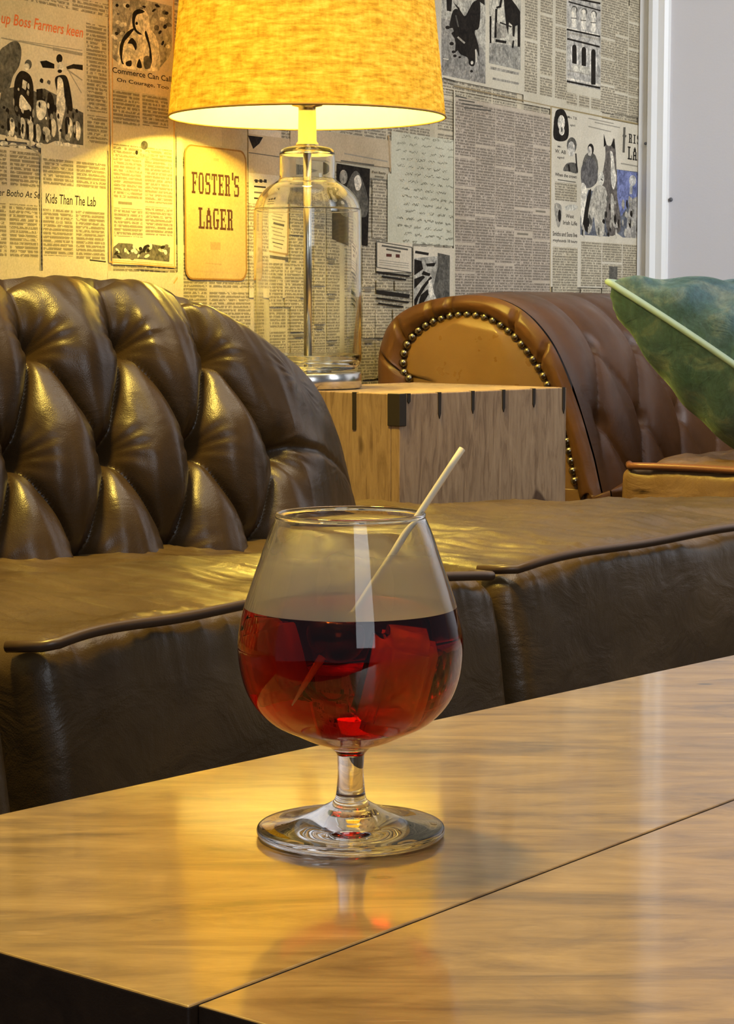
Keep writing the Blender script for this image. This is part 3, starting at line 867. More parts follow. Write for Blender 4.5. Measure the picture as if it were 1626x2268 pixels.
# resample the profile densely on its front, coarse at the rear
zi = np.r_[np.arange(0, dl[-1] * .62, .0022), np.arange(dl[-1] * .62, dl[-1], .012), dl[-1]]
pn = np.interp(zi, dl, prof[:, 0]); pz = np.interp(zi, dl, prof[:, 1])
top_i = int(np.argmax(pz))
P = np.zeros((len(ss), len(zi), 3))
for i, s in enumerate(ss):
    pos, nn = plan(s); hf = hfac(s)
    for j in range(len(zi)):
        n_, z_ = pn[j], pz[j]
        dn = dz = 0
        front = j <= top_i + 19
        if front:
            fade = 1.0 if j <= top_i else max(0, 1 - (j - top_i) / 19)
            fade *= 1 if s < .36 else max(0, 1 - (s - .36) / .03)
            v, bd = tuft(s, z_)
            if j > top_i: bd = 1
            dd = .040 * (v - 1) * fade - .022 * math.exp(-(bd / .014) ** 2) * fade
            if z_ >= TZT:
                up = j - np.argmax(pz >= TZT)
                dd *= max(.12, 1 - (z_ - TZT) / .085) if j <= top_i else .12
            tx = (pn[min(j + 1, len(zi) - 1)] - pn[max(j - 1, 0)]); tz = (pz[min(j + 1, len(zi) - 1)] - pz[max(j - 1, 0)])
            L = math.hypot(tx, tz); nx_, nz_ = tz / L, -tx / L
            sag = noise.noise(Vector((s * 22, z_ * 22, 3.3))) * .0035 + noise.noise(Vector((s * 70, z_ * 16, 1.3))) * .0022
            if bd < .06 and j <= top_i:
                rr_z = round((TZT - z_) / TH) if z_ < TZT else 0; bs_ = TS0 + (rr_z / 2) * TW
                ang = math.atan2(z_ - (TZT - rr_z * TH), ((s - bs_ + TW / 2) % TW) - TW / 2)
                sag += .0008 * math.sin(ang * 13 + 5 * noise.noise(Vector((s * 9, z_ * 9, 0)))) * math.exp(-((bd - .022) / .014) ** 2)
            dn = nx_ * (dd + sag); dz = nz_ * (dd + sag)
            if s > .36 and z_ < .60:     # the last fold to the outer edge
                q_ = abs(z_ - (.528 + .12 * (s - .353)))
                dn -= .011 * math.exp(-(q_ / .007) ** 2) * (1 if s < .5 else max(0, 1 - (s - .5) / .05))
                b2 = math.hypot(s - .375, z_ - .524); dn -= .018 * math.exp(-(b2 / .022) ** 2)
        n2 = n_ + dn; z2 = z_ + dz
        if z2 > .42: z2 = .42 + (z2 - .42) * hf
        _q = min(1, max(0, (s - .28) / .25)); sc = 1 - .85 * _q * _q * (3 - 2 * _q)
        n2 = .03 + (n2 - .03) * sc
        q_ = pos + nn * n2
        P[i, j] = (q_.x, q_.y, z2)
# close the end
bk = grid_mesh('backrest', P, lea, sofa)
for r in range(3):
    z_ = TZT - r * TH; k = -1
    for k in range(-2, 4):
        s = TS0 + (r % 2) * TW / 2 + k * TW
        if s > .34 or r == 2: continue
        pos, nn = plan(s)
        n_ = np.interp(z_, pz[:top_i], pn[:top_i]) - .058
        p = pos + nn * n_
        bm = bmesh.new(); bmesh.ops.create_uvsphere(bm, u_segments=16, v_segments=10, radius=.0085)
        bmesh.ops.scale(bm, verts=bm.verts, vec=(1, 1, .9)); bmesh.ops.translate(bm, verts=bm.verts, vec=(p.x, p.y, z_))
        from_bm('button', bm, btn, bk, True)

# ---- far sofa beside the crate: its left arm faces us with a nailed front panel
A0 = W0 + WA * .438 + WC * .052
sofa2 = thing('chestnut_sofa', 'chestnut brown leather sofa with brass nailhead scroll arm beyond the wooden crate', 'sofa', (A0.x, A0.y, 0))


def ap(px, py):
    p = on_plane(px, py, A0, WA); return ((p - A0).dot(WC), p.z)


def a3(c_, z, d=0.0):
    p = A0 + WC * c_ + WA * d; return Vector((p.x, p.y, z))


outl = [ap(*q) for q in [(846, 860), (846, 800), (852, 760), (868, 722), (900, 690), (950, 668), (1010, 656), (1075, 655), (1130, 668), (1180, 700), (1224, 752), (1258, 820), (1288, 900), (1318, 1000), (1343, 1105)]]
outl = [(outl[0][0] + .002, .07), (outl[0][0], .30)] + outl + [(outl[-1][0] + .012, .38), (outl[-1][0] + .014, .07)]
nail = [ap(*q) for q in [(914, 860), (901, 830), (898, 800), (904, 768), (925, 738), (960, 714), (1002, 700), (1045, 696), (1090, 706), (1135, 735), (1168, 770), (1196, 810), (1217, 848), (1240, 910), (1262, 980), (1276, 1050), (1288, 1110)]]
nail = [(nail[0][0] + .012, .07), (nail[0][0] + .006, .35)] + nail + [(nail[-1][0] + .006, .38), (nail[-1][0] + .008, .07)]
oc = np.array(catmull(outl, 10)); ncv = np.array(catmull(nail, 10))


def resamp(c, n):
    d = np.r_[0, np.cumsum(np.hypot(*np.diff(c, axis=0).T))]; x = np.linspace(0, d[-1], n)
    return np.c_[np.interp(x, d, c[:, 0]), np.interp(x, d, c[:, 1])]


N = 260
oc = resamp(oc, N); ncv = resamp(ncv, N)
# padded roll between the nail line and the outer edge (bulges towards the viewer), with pleats
M = 16; P = np.zeros((N, M + 1, 3))
arc = np.linspace(0, 1, N)
pleats = []
for q in [(846, 780), (893, 712), (962, 664), (1003, 656), (1150, 690), (1215, 762)]:
    cz_ = np.array(ap(*q)); pleats.append(arc[np.argmin(np.hypot(*(oc - cz_).T))])
for i in range(N):
    pl = min(abs(arc[i] - x) for x in pleats)
    for j in range(M + 1):
        f = j / M
        c_ = ncv[i] * (1 - f) + oc[i] * f
        bul = .020 * math.sin(math.pi * min(1, f * .85 + .02)) ** .7
        bul -= .014 * math.exp(-(pl / .0016) ** 2) * math.sin(math.pi * f) + .0015 * noise.noise(Vector((i * .13, j * .3, 2)))
        P[i, j] = a3(c_[0], c_[1], -bul)
grid_mesh('scroll_roll', P, lea2, sofa2)
# flat upholstered front panel inside the nails
M = 40; H_ = N // 2; P = np.zeros((H_, M + 1, 3))
for i in range(H_):
    for j in range(M + 1):
        f = j / M; c_ = ncv[i] * (1 - f) + ncv[N - 1 - i] * f
        e_ = min(1, math.sin(math.pi * f) * 1.6) * min(1, (H_ - 1 - i) / 12)
        P[i, j] = a3(c_[0], c_[1], -.003 - .012 * e_)
grid_mesh('front_panel', P, leather('panel_leather', (.16, .085, .03), (.20, .11, .04), .30, .2), sofa2)
brass = new_mat('antique_brass', (.30, .25, .16), .22, 1.0)
# nails along the nail line
d = np.r_[0, np.cumsum(np.hypot(*np.diff(ncv, axis=0).T))]
zmask = [(x, y) for x, y in zip(np.interp(np.arange(0, d[-1], .0142), d, ncv[:, 0]), np.interp(np.arange(0, d[-1], .0142), d, ncv[:, 1]))]
nm0 = None
for (c_, z) in zmask:
    if z < .40: continue
    if nm0 is None:
        bm = bmesh.new(); bmesh.ops.create_uvsphere(bm, u_segments=20, v_segments=12, radius=.0066)
        nm0 = bpy.data.meshes.new('brass_nail'); bm.to_mesh(nm0); bm.free(); nm0.materials.append(brass)
        nm0.polygons.foreach_set('use_smooth', [True] * len(nm0.polygons))
    o = bpy.data.objects.new('brass_nail', nm0); COL.objects.link(o); o.parent = sofa2
    o.location = a3(c_, z, -.007) - Vector(sofa2.location); o.scale = (1, 1, 1)

# arm body swept back along the wall, tufted on the seat side
D2 = .74; dep = np.r_[np.arange(-.004, .60, .004), np.arange(.60, D2, .02)]
oc2 = resamp(np.array(catmull(outl, 10)), 330)
dtop = np.argmax(oc2[:, 1])
arcl = np.r_[0, np.cumsum(np.hypot(*np.diff(oc2, axis=0).T))]
P = np.zeros((len(dep), len(oc2), 3))
for i, dd in enumerate(dep):
    for j in range(len(oc2)):
        c_, z = oc2[j]
        tx = oc2[min(j + 1, len(oc2) - 1)] - oc2[max(j - 1, 0)]; L = math.hypot(*tx); nx_, nz_ = -tx[1] / L, tx[0] / L
        disp = .006 * math.sin(min(1, dd / .12) * math.pi / 2)
        if j > dtop:
            sv = arcl[j] - arcl[dtop]
            v, bd = tuft(dd, .70 - sv, zt=.545, ts=.125, tw=.150, th=.12)
            w_ = min(1, max(0, (dd - .015) / .05)) * min(1, sv / .12)
            disp += (.016 * (v - 1) - .016 * math.exp(-(bd / .014) ** 2)) * w_ + .004 * w_
            disp += .003 * noise.noise(Vector((dd * 25, sv * 9, 8)))
        P[i, j] = a3(c_ - nx_ * 0 + nx_ * disp, z + nz_ * disp, dd)
grid_mesh('arm', P, lea2, sofa2)
# backrest across the far end, seat deck, cushion
bprof = catmull([(.0, .12), (.0, .42), (-.01, .55), (.0, .63), (.05, .672), (.11, .665), (.15, .60), (.16, .30), (.16, .08)], 8)
P = np.zeros((60, len(bprof), 3))
for i in range(60):
    cc_ = .05 + 1.35 * i / 59
    for j, (n_, z) in enumerate(bprof):
        v, bd = tuft(cc_, z, zt=.60, ts=.1, tw=.15, th=.12)
        P[i, j] = a3(cc_, z, D2 - .16 + n_ + (.02 * (1 - v) if n_ < .03 and z > .4 else 0))
grid_mesh('backrest', P, lea2, sofa2)
cA = at_z(1372, 1030, .446); cl = (cA - A0).dot(WC); cd = (cA - A0).dot(WA)
qd = [a3(cl, 0, cd), a3(1.4, 0, cd - .0), a3(1.4, 0, D2 - .17), a3(cl + .01, 0, D2 - .17)]
lea3 = leather('cushion_leather', (.15, .085, .035), (.22, .13, .055), .32, .9)
cu = block('seat_cushion', qd, .31, .447, lea3, sofa2, crown=.010, r=.016, out=.01, nx=110, ny=60, nz=30, wr=.010, seed=40)
piping('piping', qd, .445, cu, lea_p2, r=.005, off=.001, ends=.01)
box_between('base_rail', [a3(.26, 0, .03), a3(1.42, 0, .03), a3(1.42, 0, D2 - .02), a3(.26, 0, D2 - .02)], .07, .315, lea2, sofa2, .004)
for c_, dd in ((.05, .08), (1.3, .1), (.05, .66), (1.3, .64)):
    p = a3(c_, 0, dd); lathe('foot', [(0, 0), (.018, 0), (.024, .02), (.03, .05), (.026, .072), (0, .072)], (p.x, p.y, 0), fm_, sofa2, 24)

# ------------------------------------------------------------------ teal cushion
tl = new_mat('teal_velvet', (.10, .21, .19), .75); t = NT(tl)
v = t.coords(); nn_ = t.noise(v, 22, 5, .65, .8); n3 = t.noise(t.coords(scale=(1, 1, .5)), 160, 3, .7)
cfac = t.ramp(nn_, [(.35, (.022, .070, .092)), (.52, (.045, .105, .150)), (.70, (.14, .19, .20))])
t.l(t.mix(1.0, cfac, t.ramp(n3, [(.3, (.75, .75, .75)), (.7, (1.2, 1.2, 1.2))]), 'MULTIPLY'), t.b.inputs['Base Color'])
t.b.inputs['Sheen Weight'].default_value = .35; t.b.inputs['Sheen Roughness'].default_value = .4
t.b.inputs['Sheen Tint'].default_value = (.6, .85, .75, 1)
t.l(t.bump(t.noise(v, 30, 4, .6, 1.0), .5, .006), t.b.inputs['Normal'])
C0 = Vector((0, 0, CZ)) + ray(1347, 624) * 2.80
e1 = Vector((.33, -.14, -.245)) * .955; e2 = Vector((.38, .22, -.030)) * .955; n0 = e1.cross(e2).normalized()
pil = thing('teal_cushion', 'teal velvet cushion with pale piping leaning on the far sofa', 'cushion', (C0 + e1 * .6 + e2 * .4))
for nmn, sg in (('top_cover', 1), ('bottom_cover', -1)):
    n = 70; P = np.zeros((n + 1, n + 1, 3))
    for i in range(n + 1):
        for j in range(n + 1):
            u, w_ = i / n, j / n
            U, W_ = 2 * u - 1, 2 * w_ - 1
            th = (max(0, 1 - U ** 2) ** .5) * (max(0, 1 - W_ ** 2) ** .5)
            th = th ** .78 * (.085 if sg > 0 else .165)
            # sides pull in between the corners
            uu = u + .045 * (1 - W_ ** 2) * -U * abs(U); ww = w_ + .045 * (1 - U ** 2) * -W_ * abs(W_)
            edge = (1 - max(abs(U), abs(W_)))
            wr = .006 * math.sin(u * 40 + 3 * math.sin(w_ * 6)) * math.exp(-w_ * 7) * min(1, edge * 12) + .005 * math.sin(w_ * 36 + 4 * u) * math.exp(-u * 7) * min(1, edge * 12)
            wr += .004 * noise.noise(Vector((u * 9, w_ * 9, sg))) * min(1, edge * 8)
            P[i, j] = C0 + e1 * uu + e2 * ww + n0 * (sg * (th + wr))
    if sg < 0: P = P[:, ::-1]
    grid_mesh(nmn, P, tl, pil)
pts = []
for k in range(200):
    tt = k / 50; sd = int(tt); f = tt - sd
    U, W_ = [(2 * f - 1, -1), (1, 2 * f - 1), (1 - 2 * f, 1), (-1, 1 - 2 * f)][sd]
    u, w_ = (U + 1) / 2, (W_ + 1) / 2
    uu = u + .045 * (1 - W_ ** 2) * -U * abs(U); ww = w_ + .045 * (1 - U ** 2) * -W_ * abs(W_)
    pts.append(C0 + e1 * uu + e2 * ww)
pp = tube('piping', pts, .0048, new_mat('pale_teal_piping', (.28, .40, .43), .6), pil, 10, closed=True)

# ------------------------------------------------------------------ wooden crate
KZ = .553
K0 = Vector((0, 0, 0)) + at_z(885, 873, KZ); K0.z = 0
K1 = at_z(1255, 858, KZ); K1.z = 0
kd = (K1 - K0).normalized(); kl = (K1 - K0).length; kn = Vector((-kd.y, kd.x, 0)); KW = .27
wc = wood('crate_wood', (.15, .09, .05), (.37, .255, .155), (.48, .345, .215), scale=(3.2, 3.2, .45), rough=.6, bump=.4, grain=26)
t = NT(wc)   # dark stains and knots
kn_ = t.noise(t.coords(scale=(1, 1, .8)), 17, 2, .5)
st = t.ramp(kn_, [(.66, (1, 1, 1)), (.72, (.25, .2, .18))])
src = t.b.inputs['Base Color'].links[0].from_socket
t.l(t.mix(1.0, src, st, 'MULTIPLY'), t.b.inputs['Base Color'])
wt = wood('crate_top_wood', (.22, .14, .07), (.42, .30, .17), (.52, .40, .24), scale=(2, 2, 2), rough=.5, bump=.3, grain=20)
crate = thing('wooden_crate', 'upturned rustic wooden crate with dark corner joints carrying the glass lamp', 'crate', (K0.x, K0.y, 0))
kp = lambda a, b: K0 + kd * a + kn * b
T = .014
box_between('side_board', [kp(0, 0), kp(kl, 0), kp(kl, T), kp(0, T)], 0, KZ, wc, crate, .0012)
box_between('side_board', [kp(0, KW - T), kp(kl, KW - T), kp(kl, KW), kp(0, KW)], 0, KZ, wc, crate, .0012)
box_between('side_board', [kp(0, T + .0005), kp(T, T + .0005), kp(T, KW - T - .0005), kp(0, KW - T - .0005)], 0, KZ, wc, crate, .0012)
box_between('side_board', [kp(kl - T, T + .0005), kp(kl, T + .0005), kp(kl, KW - T - .0005), kp(kl - T, KW - T - .0005)], 0, KZ, wc, crate, .0012)
box_between('top_panel', [kp(T + .0003, T + .0003), kp(kl - T - .0003, T + .0003), kp(kl - T - .0003, KW - T - .0003), kp(T + .0003, KW - T - .0003)], KZ - .014, KZ - .0005, wt, crate, .0015)
dj = new_mat('dark_joint', (.018, .012, .008), .7)
rr_ = random.Random(3)
for px, hh in ((973, .032), (1047, .028), (1115, .028), (1182, .024), (1248, .034), (905, .012)):
    pt = on_plane(px, 885, K0, kn); a = (pt - K0).dot(kd)
    wv = .0026
    bm = bmesh.new()
    zt = KZ + .0004
    pr_ = [(a - wv, zt), (a + wv, zt), (a + wv * .9, zt - hh * .8), (a, zt - hh), (a - wv * .9, zt - hh * .8)]
    f0 = [bm.verts.new((*(kp(x, -.0012).to_2d()), z)) for x, z in pr_]; f1 = [bm.verts.new((*(kp(x, .004).to_2d()), z)) for x, z in pr_]
    bm.faces.new(f0); bm.faces.new(f1[::-1])
    for i in range(5): bm.faces.new((f0[i], f0[(i + 1) % 5], f1[(i + 1) % 5], f1[i]))
    from_bm('joint_pin', bm, dj, crate)
for b_ in (.075, .15):
    bm = bmesh.new(); pr_ = [(b_ - .003, KZ + .0004), (b_ + .003, KZ + .0004), (b_ + .003, KZ - .045), (b_ - .003, KZ - .045)]
    f0 = [bm.verts.new((*(kp(-.0012, x).to_2d()), z)) for x, z in pr_]; f1 = [bm.verts.new((*(kp(.004, x).to_2d()), z)) for x, z in pr_]
    bm.faces.new(f0[::-1]); bm.faces.new(f1)
    for i in range(4): bm.faces.new((f0[i], f0[(i + 1) % 4], f1[(i + 1) % 4], f1[i]))
    from_bm('joint_pin', bm, dj, crate)
# worn black corner bracket
box_between('corner_bracket', [kp(-.0022, -.0022), kp(.010, -.0022), kp(.010, .002), kp(.002, .002), kp(.002, .018), kp(-.0022, .018)], KZ - .038, KZ + .0004, dj, crate, .0008)

# ------------------------------------------------------------------ table lamp
LX, LY = -.075, 2.64
LZ = KZ
lamp = thing('table_lamp', 'clear glass bottle table lamp with mustard yellow woven shade standing on the crate', 'lamp', (LX, LY, LZ))
chrome = new_mat('brushed_chrome', (.62, .60, .56), .22, 1.0)
brs = new_mat('pale_brass', (.72, .60, .34), .25, 1.0)
lg = glass_mat('bottle_glass', (.985, .985, .955), 1.45)
L0 = (LX, LY, LZ)
lathe('base_plate', [(0, 0), (.066, 0), (.068, .002), (.068, .0185), (.066, .0205), (0, .0205)], L0, chrome, lamp)
zz = lambda y: .65 + (690 - y) / F * 2.64 - KZ
outer = [(0, .0235), (.052, .0235), (.062, .027), (.0675, .036), (.068, .06), (.068, zz(500)), (.0665, zz(465)), (.061, zz(440)), (.052, zz(422)), (.042, zz(410)), (.0358, zz(402)), (.0350, zz(392)), (.0350, zz(350)), (.0340, zz(341)), (.030, zz(335)), (.020, zz(331)), (.0122, zz(330))]
inner = [(max(0.0, r_ - .003), z_) for r_, z_ in outer]
inner = [(0, .030), (.050, .030), (.058, .033), (.064, .041), (.065, .06), (.065, zz(500)), (.0636, zz(467)), (.0585, zz(444)), (.050, zz(427)), (.041, zz(415)), (.0345, zz(408)), (.0325, zz(394)), (.0325, zz(354)), (.0315, zz(348)), (.028, zz(343)), (.020, zz(340)), (.0122, zz(339))]
sm = lambda pr: [tuple(p) for p in catmull(pr, 5)]
po = [(max(0, a), b) for a, b in sm(outer)]; pi_ = [(max(0, a), b) for a, b in sm(inner)]
lathe('glass_bottle', po + pi_[::-1], L0, lg, lamp)
lathe('foot_ring', [(0, .0206), (.030, .0206), (.030, .0234), (0, .0234)], L0, chrome, lamp, 48)
lathe('rod', [(0, .0305), (.0052, .0305), (.0052, zz(333)), (0, zz(333))], L0, chrome, lamp, 32)
lathe('neck', [(0.0055, zz(338)), (.0118, zz(338)), (.0145, zz(329)), (.0145, zz(325)), (.0118, zz(320)), (.0110, zz(255)), (.0110, zz(246)), (.019, zz(243)), (.020, zz(236)), (.020, zz(190)), (.017, zz(188)), (.0, zz(188))], L0, brs, lamp, 48)
# shade
SB, ST = zz(268), zz(268) + .255
RB_, RT_ = .1735, .1480
sh = bpy.data.materials.new('woven_shade_fabric'); sh.use_nodes = True; t = NT(sh)
t.t.nodes.remove(t.b)
tc = t.n('ShaderNodeTexCoord'); geo = t.n('ShaderNodeUVMap'); geo.uv_map = 'UV'
mp = t.n('ShaderNodeMapping'); mp.inputs['Scale'].default_value = (40, 160, 1); t.l(geo.outputs[0], mp.inputs[0])
mp2 = t.n('ShaderNodeMapping'); mp2.inputs['Scale'].default_value = (160, 50, 1); t.l(geo.outputs[0], mp2.inputs[0])
wv1 = t.noise(mp.outputs[0], 1.0, 4, .65); wv2 = t.noise(mp2.outputs[0], 1.0, 3, .6)
wv = t.math('ADD', t.math('MULTIPLY', wv1, .75), t.math('MULTIPLY', wv2, .25))
fcol = t.ramp(wv, [(.38, (.46, .32, .05)), (.52, (.78, .60, .12)), (.64, (.95, .80, .26))])
df = t.n('ShaderNodeBsdfDiffuse'); tr = t.n('ShaderNodeBsdfTranslucent'); mx = t.n('ShaderNodeMixShader'); mx.inputs[0].default_value = .40
t.l(fcol, df.inputs[0]); t.l(fcol, tr.inputs[0]); t.l(df.outputs[0], mx.inputs[1]); t.l(tr.outputs[0], mx.inputs[2])
t.l(mx.outputs[0], t.out.inputs[0]); bn = t.bump(wv, .5, .001); t.l(bn, df.inputs['Normal'])
n = 128; P = []; Fc = []; UVs = []
rows = [(RB_, SB), (RB_ + (RT_ - RB_) * .5, (SB + ST) / 2), (RT_, ST)]
for r_, z_ in rows:
    for j in range(n):
        a = 2 * math.pi * j / n; P.append((LX + r_ * math.cos(a), LY + r_ * math.sin(a), LZ + z_))
for i in range(2):
    for j in range(n): Fc.append((i * n + j, i * n + (j + 1) % n, (i + 1) * n + (j + 1) % n, (i + 1) * n + j)); UVs += [(j / n * 1.09, i * .125), ((j + 1) / n * 1.09, i * .125), ((j + 1) / n * 1.09, (i + 1) * .125), (j / n * 1.09, (i + 1) * .125)]
shade = mesh_py('lamp_shade', P, Fc, sh, lamp)
u_ = shade.data.uv_layers.new(name='UV'); u_.data.foreach_set('uv', [c_ for q in UVs for c_ in q])
wlin = new_mat('white_shade_lining', (.90, .86, .72), .6)
t = NT(wlin); dfx = t.n('ShaderNodeBsdfTranslucent'); dfx.inputs[0].default_value = (.95, .72, .35, 1); mxx = t.n('ShaderNodeMixShader'); mxx.inputs[0].default_value = .26
t.l(t.b.outputs[0], mxx.inputs[1]); t.l(dfx.outputs[0], mxx.inputs[2]); t.l(mxx.outputs[0], t.out.inputs[0])
lathe('shade_lining', [(RT_ - .0012, ST), (RB_ - .0012, SB)], L0, wlin, shade, n)
hem = new_mat('shade_hem', (.38, .22, .05), .7)
tube('shade_hem', [(LX + RB_ * math.cos(2 * math.pi * j / n), LY + RB_ * math.sin(2 * math.pi * j / n), LZ + SB) for j in range(n)], .0014, hem, shade, 8, closed=True)
tube('shade_hem', [(LX + RT_ * math.cos(2 * math.pi * j / n), LY + RT_ * math.sin(2 * math.pi * j / n), LZ + ST) for j in range(n)], .0014, hem, shade, 8, closed=True)
# spider that carries the shade, low ring with three arms
tube('shade_carrier', [(LX + .022 * math.cos(a), LY + .022 * math.sin(a), LZ + zz(200)) for a in np.linspace(0, 6.283, 24, endpoint=False)], .0015, brs, lamp, 8, closed=True)
for a in (.5, 2.6, 4.7):
    tube('shade_arm', [(LX + .022 * math.cos(a), LY + .022 * math.sin(a), LZ + zz(200)), (LX + .09 * math.cos(a), LY + .09 * math.sin(a), LZ + zz(180)), (LX + (RT_ - .002) * math.cos(a), LY + (RT_ - .002) * math.sin(a), LZ + ST - .004)], .0014, brs, lamp, 8)
BZ = LZ + SB + .088
bulb_m = bpy.data.materials.new('lit_bulb'); bulb_m.use_nodes = True
b_ = bulb_m.node_tree.nodes['Principled BSDF']; b_.inputs['Emission Color'].default_value = (1, .78, .30, 1); b_.inputs['Emission Strength'].default_value = 25
bm = bmesh.new(); bmesh.ops.create_uvsphere(bm, u_segments=24, v_segments=16, radius=.022); bmesh.ops.translate(bm, verts=bm.verts, vec=(LX, LY, BZ + .012))
from_bm('light_bulb', bm, bulb_m, lamp, True)
d = bpy.data.lights.new('lamp_light', 'POINT'); d.energy = LAMP_W; d.color = (1.0, .72, .085); d.shadow_soft_size = .0225
o = bpy.data.objects.new('lamp_light', d); COL.objects.link(o); o.location = (LX, LY, BZ + .012)

# ------------------------------------------------------------------ coffee table
TZ = .45
a0 = at_z(0, 1803, TZ); a1 = at_z(1626, 1450, TZ); b0 = at_z(0, 2108, TZ); b1 = at_z(418, 2230, TZ); s1_ = at_z(1045, 1991, TZ)
for v_ in (a0, a1, b0, b1, s1_): v_.z = 0
dA = (a1 - a0).normalized(); dB = (b1 - b0).normalized()


def isect(p, d1, q, d2):
    dt = d1.x * d2.y - d1.y * d2.x; w_ = q - p
    return p + d1 * ((w_.x * d2.y - w_.y * d2.x) / dt)


cor = isect(a0, dA, b0, dB)
dS = (s1_ - b1).normalized()
Lt = 1.15
far = cor + dA * Lt; mid_f = b1 + dS * (Lt - .02)
tw_ = wood('table_oak', (.18, .105, .036), (.35, .232, .088), (.49, .34, .14), scale=(1, 5, 5), rough=.36, coat=.9, coat_rough=.085, rot=(0, 0, -math.atan2(dA.y, dA.x)), bump=.10, grain=9)
tw2 = wood('table_oak_light', (.20, .12, .045), (.37, .245, .10), (.49, .335, .15), scale=(1.6, 4, 4), rough=.36, coat=.9, coat_rough=.085, rot=(0, 0, -math.atan2(dA.y, dA.x) + .5), bump=.12, grain=8)
for m_ in (tw_, tw2):      # small dark pits and pale scratches of their own shape
    t = NT(m_); v_ = t.coords(rot=(0, 0, -.8))
    sc_ = t.noise(t.coords(scale=(3, 26, 1), rot=(0, 0, -.55)), 5, 3, .6, .8)
    src = t.b.inputs['Base Color'].links[0].from_socket
    c1_ = t.mix(t.ramp(sc_, [(.66, (0, 0, 0)), (.74, (.5, .5, .5))]), src, (.55, .40, .22))
    vo = t.n('ShaderNodeTexVoronoi'); vo.inputs['Scale'].default_value = 11; t.l(t.coords(scale=(1, 2.2, 1)), vo.inputs['Vector'])
    pit = t.ramp(vo.outputs['Distance'], [(.035, (.12, .08, .05)), (.06, (1, 1, 1))])
    t.l(t.mix(1.0, c1_, pit, 'MULTIPLY'), t.b.inputs['Base Color'])
    src2 = t.b.inputs['Base Color'].links[0].from_socket
    big = t.noise(t.coords(scale=(1.2, 4.5, 1), rot=(0, 0, -.62)), 5.5, 6, .68, 1.4)
    t.l(t.mix(1.0, src2, t.ramp(big, [(.34, (.50, .46, .42)), (.50, (.92, .90, .88)), (.62, (1.1, 1.1, 1.1))]), 'MULTIPLY'), t.b.inputs['Base Color'])
    rv = t.math('MULTIPLY_ADD', t.noise(t.coords(scale=(2, 9, 2), rot=(0, 0, -.7)), 6, 5, .65), .28, .20)
    t.l(rv, t.b.inputs['Roughness'])
edge_m = wood('table_edge_shade', (.020, .010, .005), (.035, .018, .008), (.05, .027, .012), scale=(1, 5, 5), rough=.5)  # plank sides darkened in colour to stand for their shade
tbl = thing('coffee_table', 'solid oak coffee table with satin top carrying the brandy glass', 'table', (cor.x, cor.y, 0))
mid_n = b1
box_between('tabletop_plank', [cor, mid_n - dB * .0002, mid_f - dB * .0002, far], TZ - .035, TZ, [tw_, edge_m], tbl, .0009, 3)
p3 = b1 + dB * .62
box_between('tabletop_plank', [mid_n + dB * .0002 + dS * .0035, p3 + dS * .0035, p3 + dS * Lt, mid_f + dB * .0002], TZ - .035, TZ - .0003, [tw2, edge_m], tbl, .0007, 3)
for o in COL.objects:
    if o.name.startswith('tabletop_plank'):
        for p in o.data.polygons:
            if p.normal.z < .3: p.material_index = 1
dk = wood('table_apron_wood', (.035, .018, .008), (.06, .032, .014), (.09, .05, .022), scale=(1, 1, 6), rough=.5)
ins = .02
box_between('apron', [cor + dA * ins + dB * ins, cor + dA * (Lt - .05) + dB * ins, cor + dA * (Lt - .05) + dB * .62, cor + dA * ins + dB * .62], TZ - .12, TZ - .0352, dk, tbl, .002)
for a, b in ((.03, .03), (Lt - .13, .03), (.03, .56), (Lt - .13, .56)):
    q = cor + dA * a + dB * b; box_between('leg', [q, q + dA * .065, q + dA * .065 + dB * .065, q + dB * .065], 0, TZ - .12, dk, tbl, .004)

# ------------------------------------------------------------------ brandy glass and drink
gc = at_z(777, 1849, TZ); GX, GY = gc.x, gc.y
PX = gc.y / math.cos(0) / F * 1.0
HS = PX / math.cos(math.atan2(CZ - TZ, gc.y)) * 1.0
gz = lambda y: (1849 - y) * HS
gr_ = lambda r_: r_ * PX
gl = thing('brandy_glass', 'clear stemmed brandy glass with frosted inside wall standing on the coffee table', 'glass', (GX, GY, TZ))
G0 = (GX, GY, TZ + .0003)
outp = [(30.5, 1672), (36, 1664), (52, 1652), (88, 1640), (128, 1622), (180, 1596), (222, 1552), (244, 1500), (253, 1440), (250, 1395), (238, 1345), (222, 1297), (204, 1247), (186, 1196), (172, 1163), (166.5, 1151)]
outp = [(gr_(a), gz(b)) for a, b in outp]
TH_ = .0013
inp = [(0, 1650), (30, 1648), (70, 1637), (120, 1616), (172, 1589), (214, 1547), (236, 1498), (245, 1440), (242, 1395), (230.5, 1345), (214.5, 1297), (197, 1247), (179.5, 1196), (166.5, 1163), (161, 1152)]
inp = [(gr_(a), gz(b)) for a, b in inp]
po = sm(outp); pi_ = [(max(0, a), b) for a, b in sm(inp)]
po[-1] = (po[-1][0], po[-1][1])
rim = [(gr_(168), gz(1148)), (gr_(167.6), gz(1144.5)), (gr_(165), gz(1142)), (gr_(162), gz(1142)), (gr_(159.5), gz(1144.5)), (gr_(159), gz(1148))]
LQ = gz(1347)          # liquid level
gg = bpy.data.materials.new('drinking_glass'); gg.use_nodes = True; t = NT(gg); t.t.nodes.remove(t.b)
g_ = t.n('ShaderNodeBsdfGlass'); g_.inputs['IOR'].default_value = 1.5; g_.inputs['Color'].default_value = (.99, .99, .985, 1)
t.l(g_.outputs[0], t.out.inputs[0])
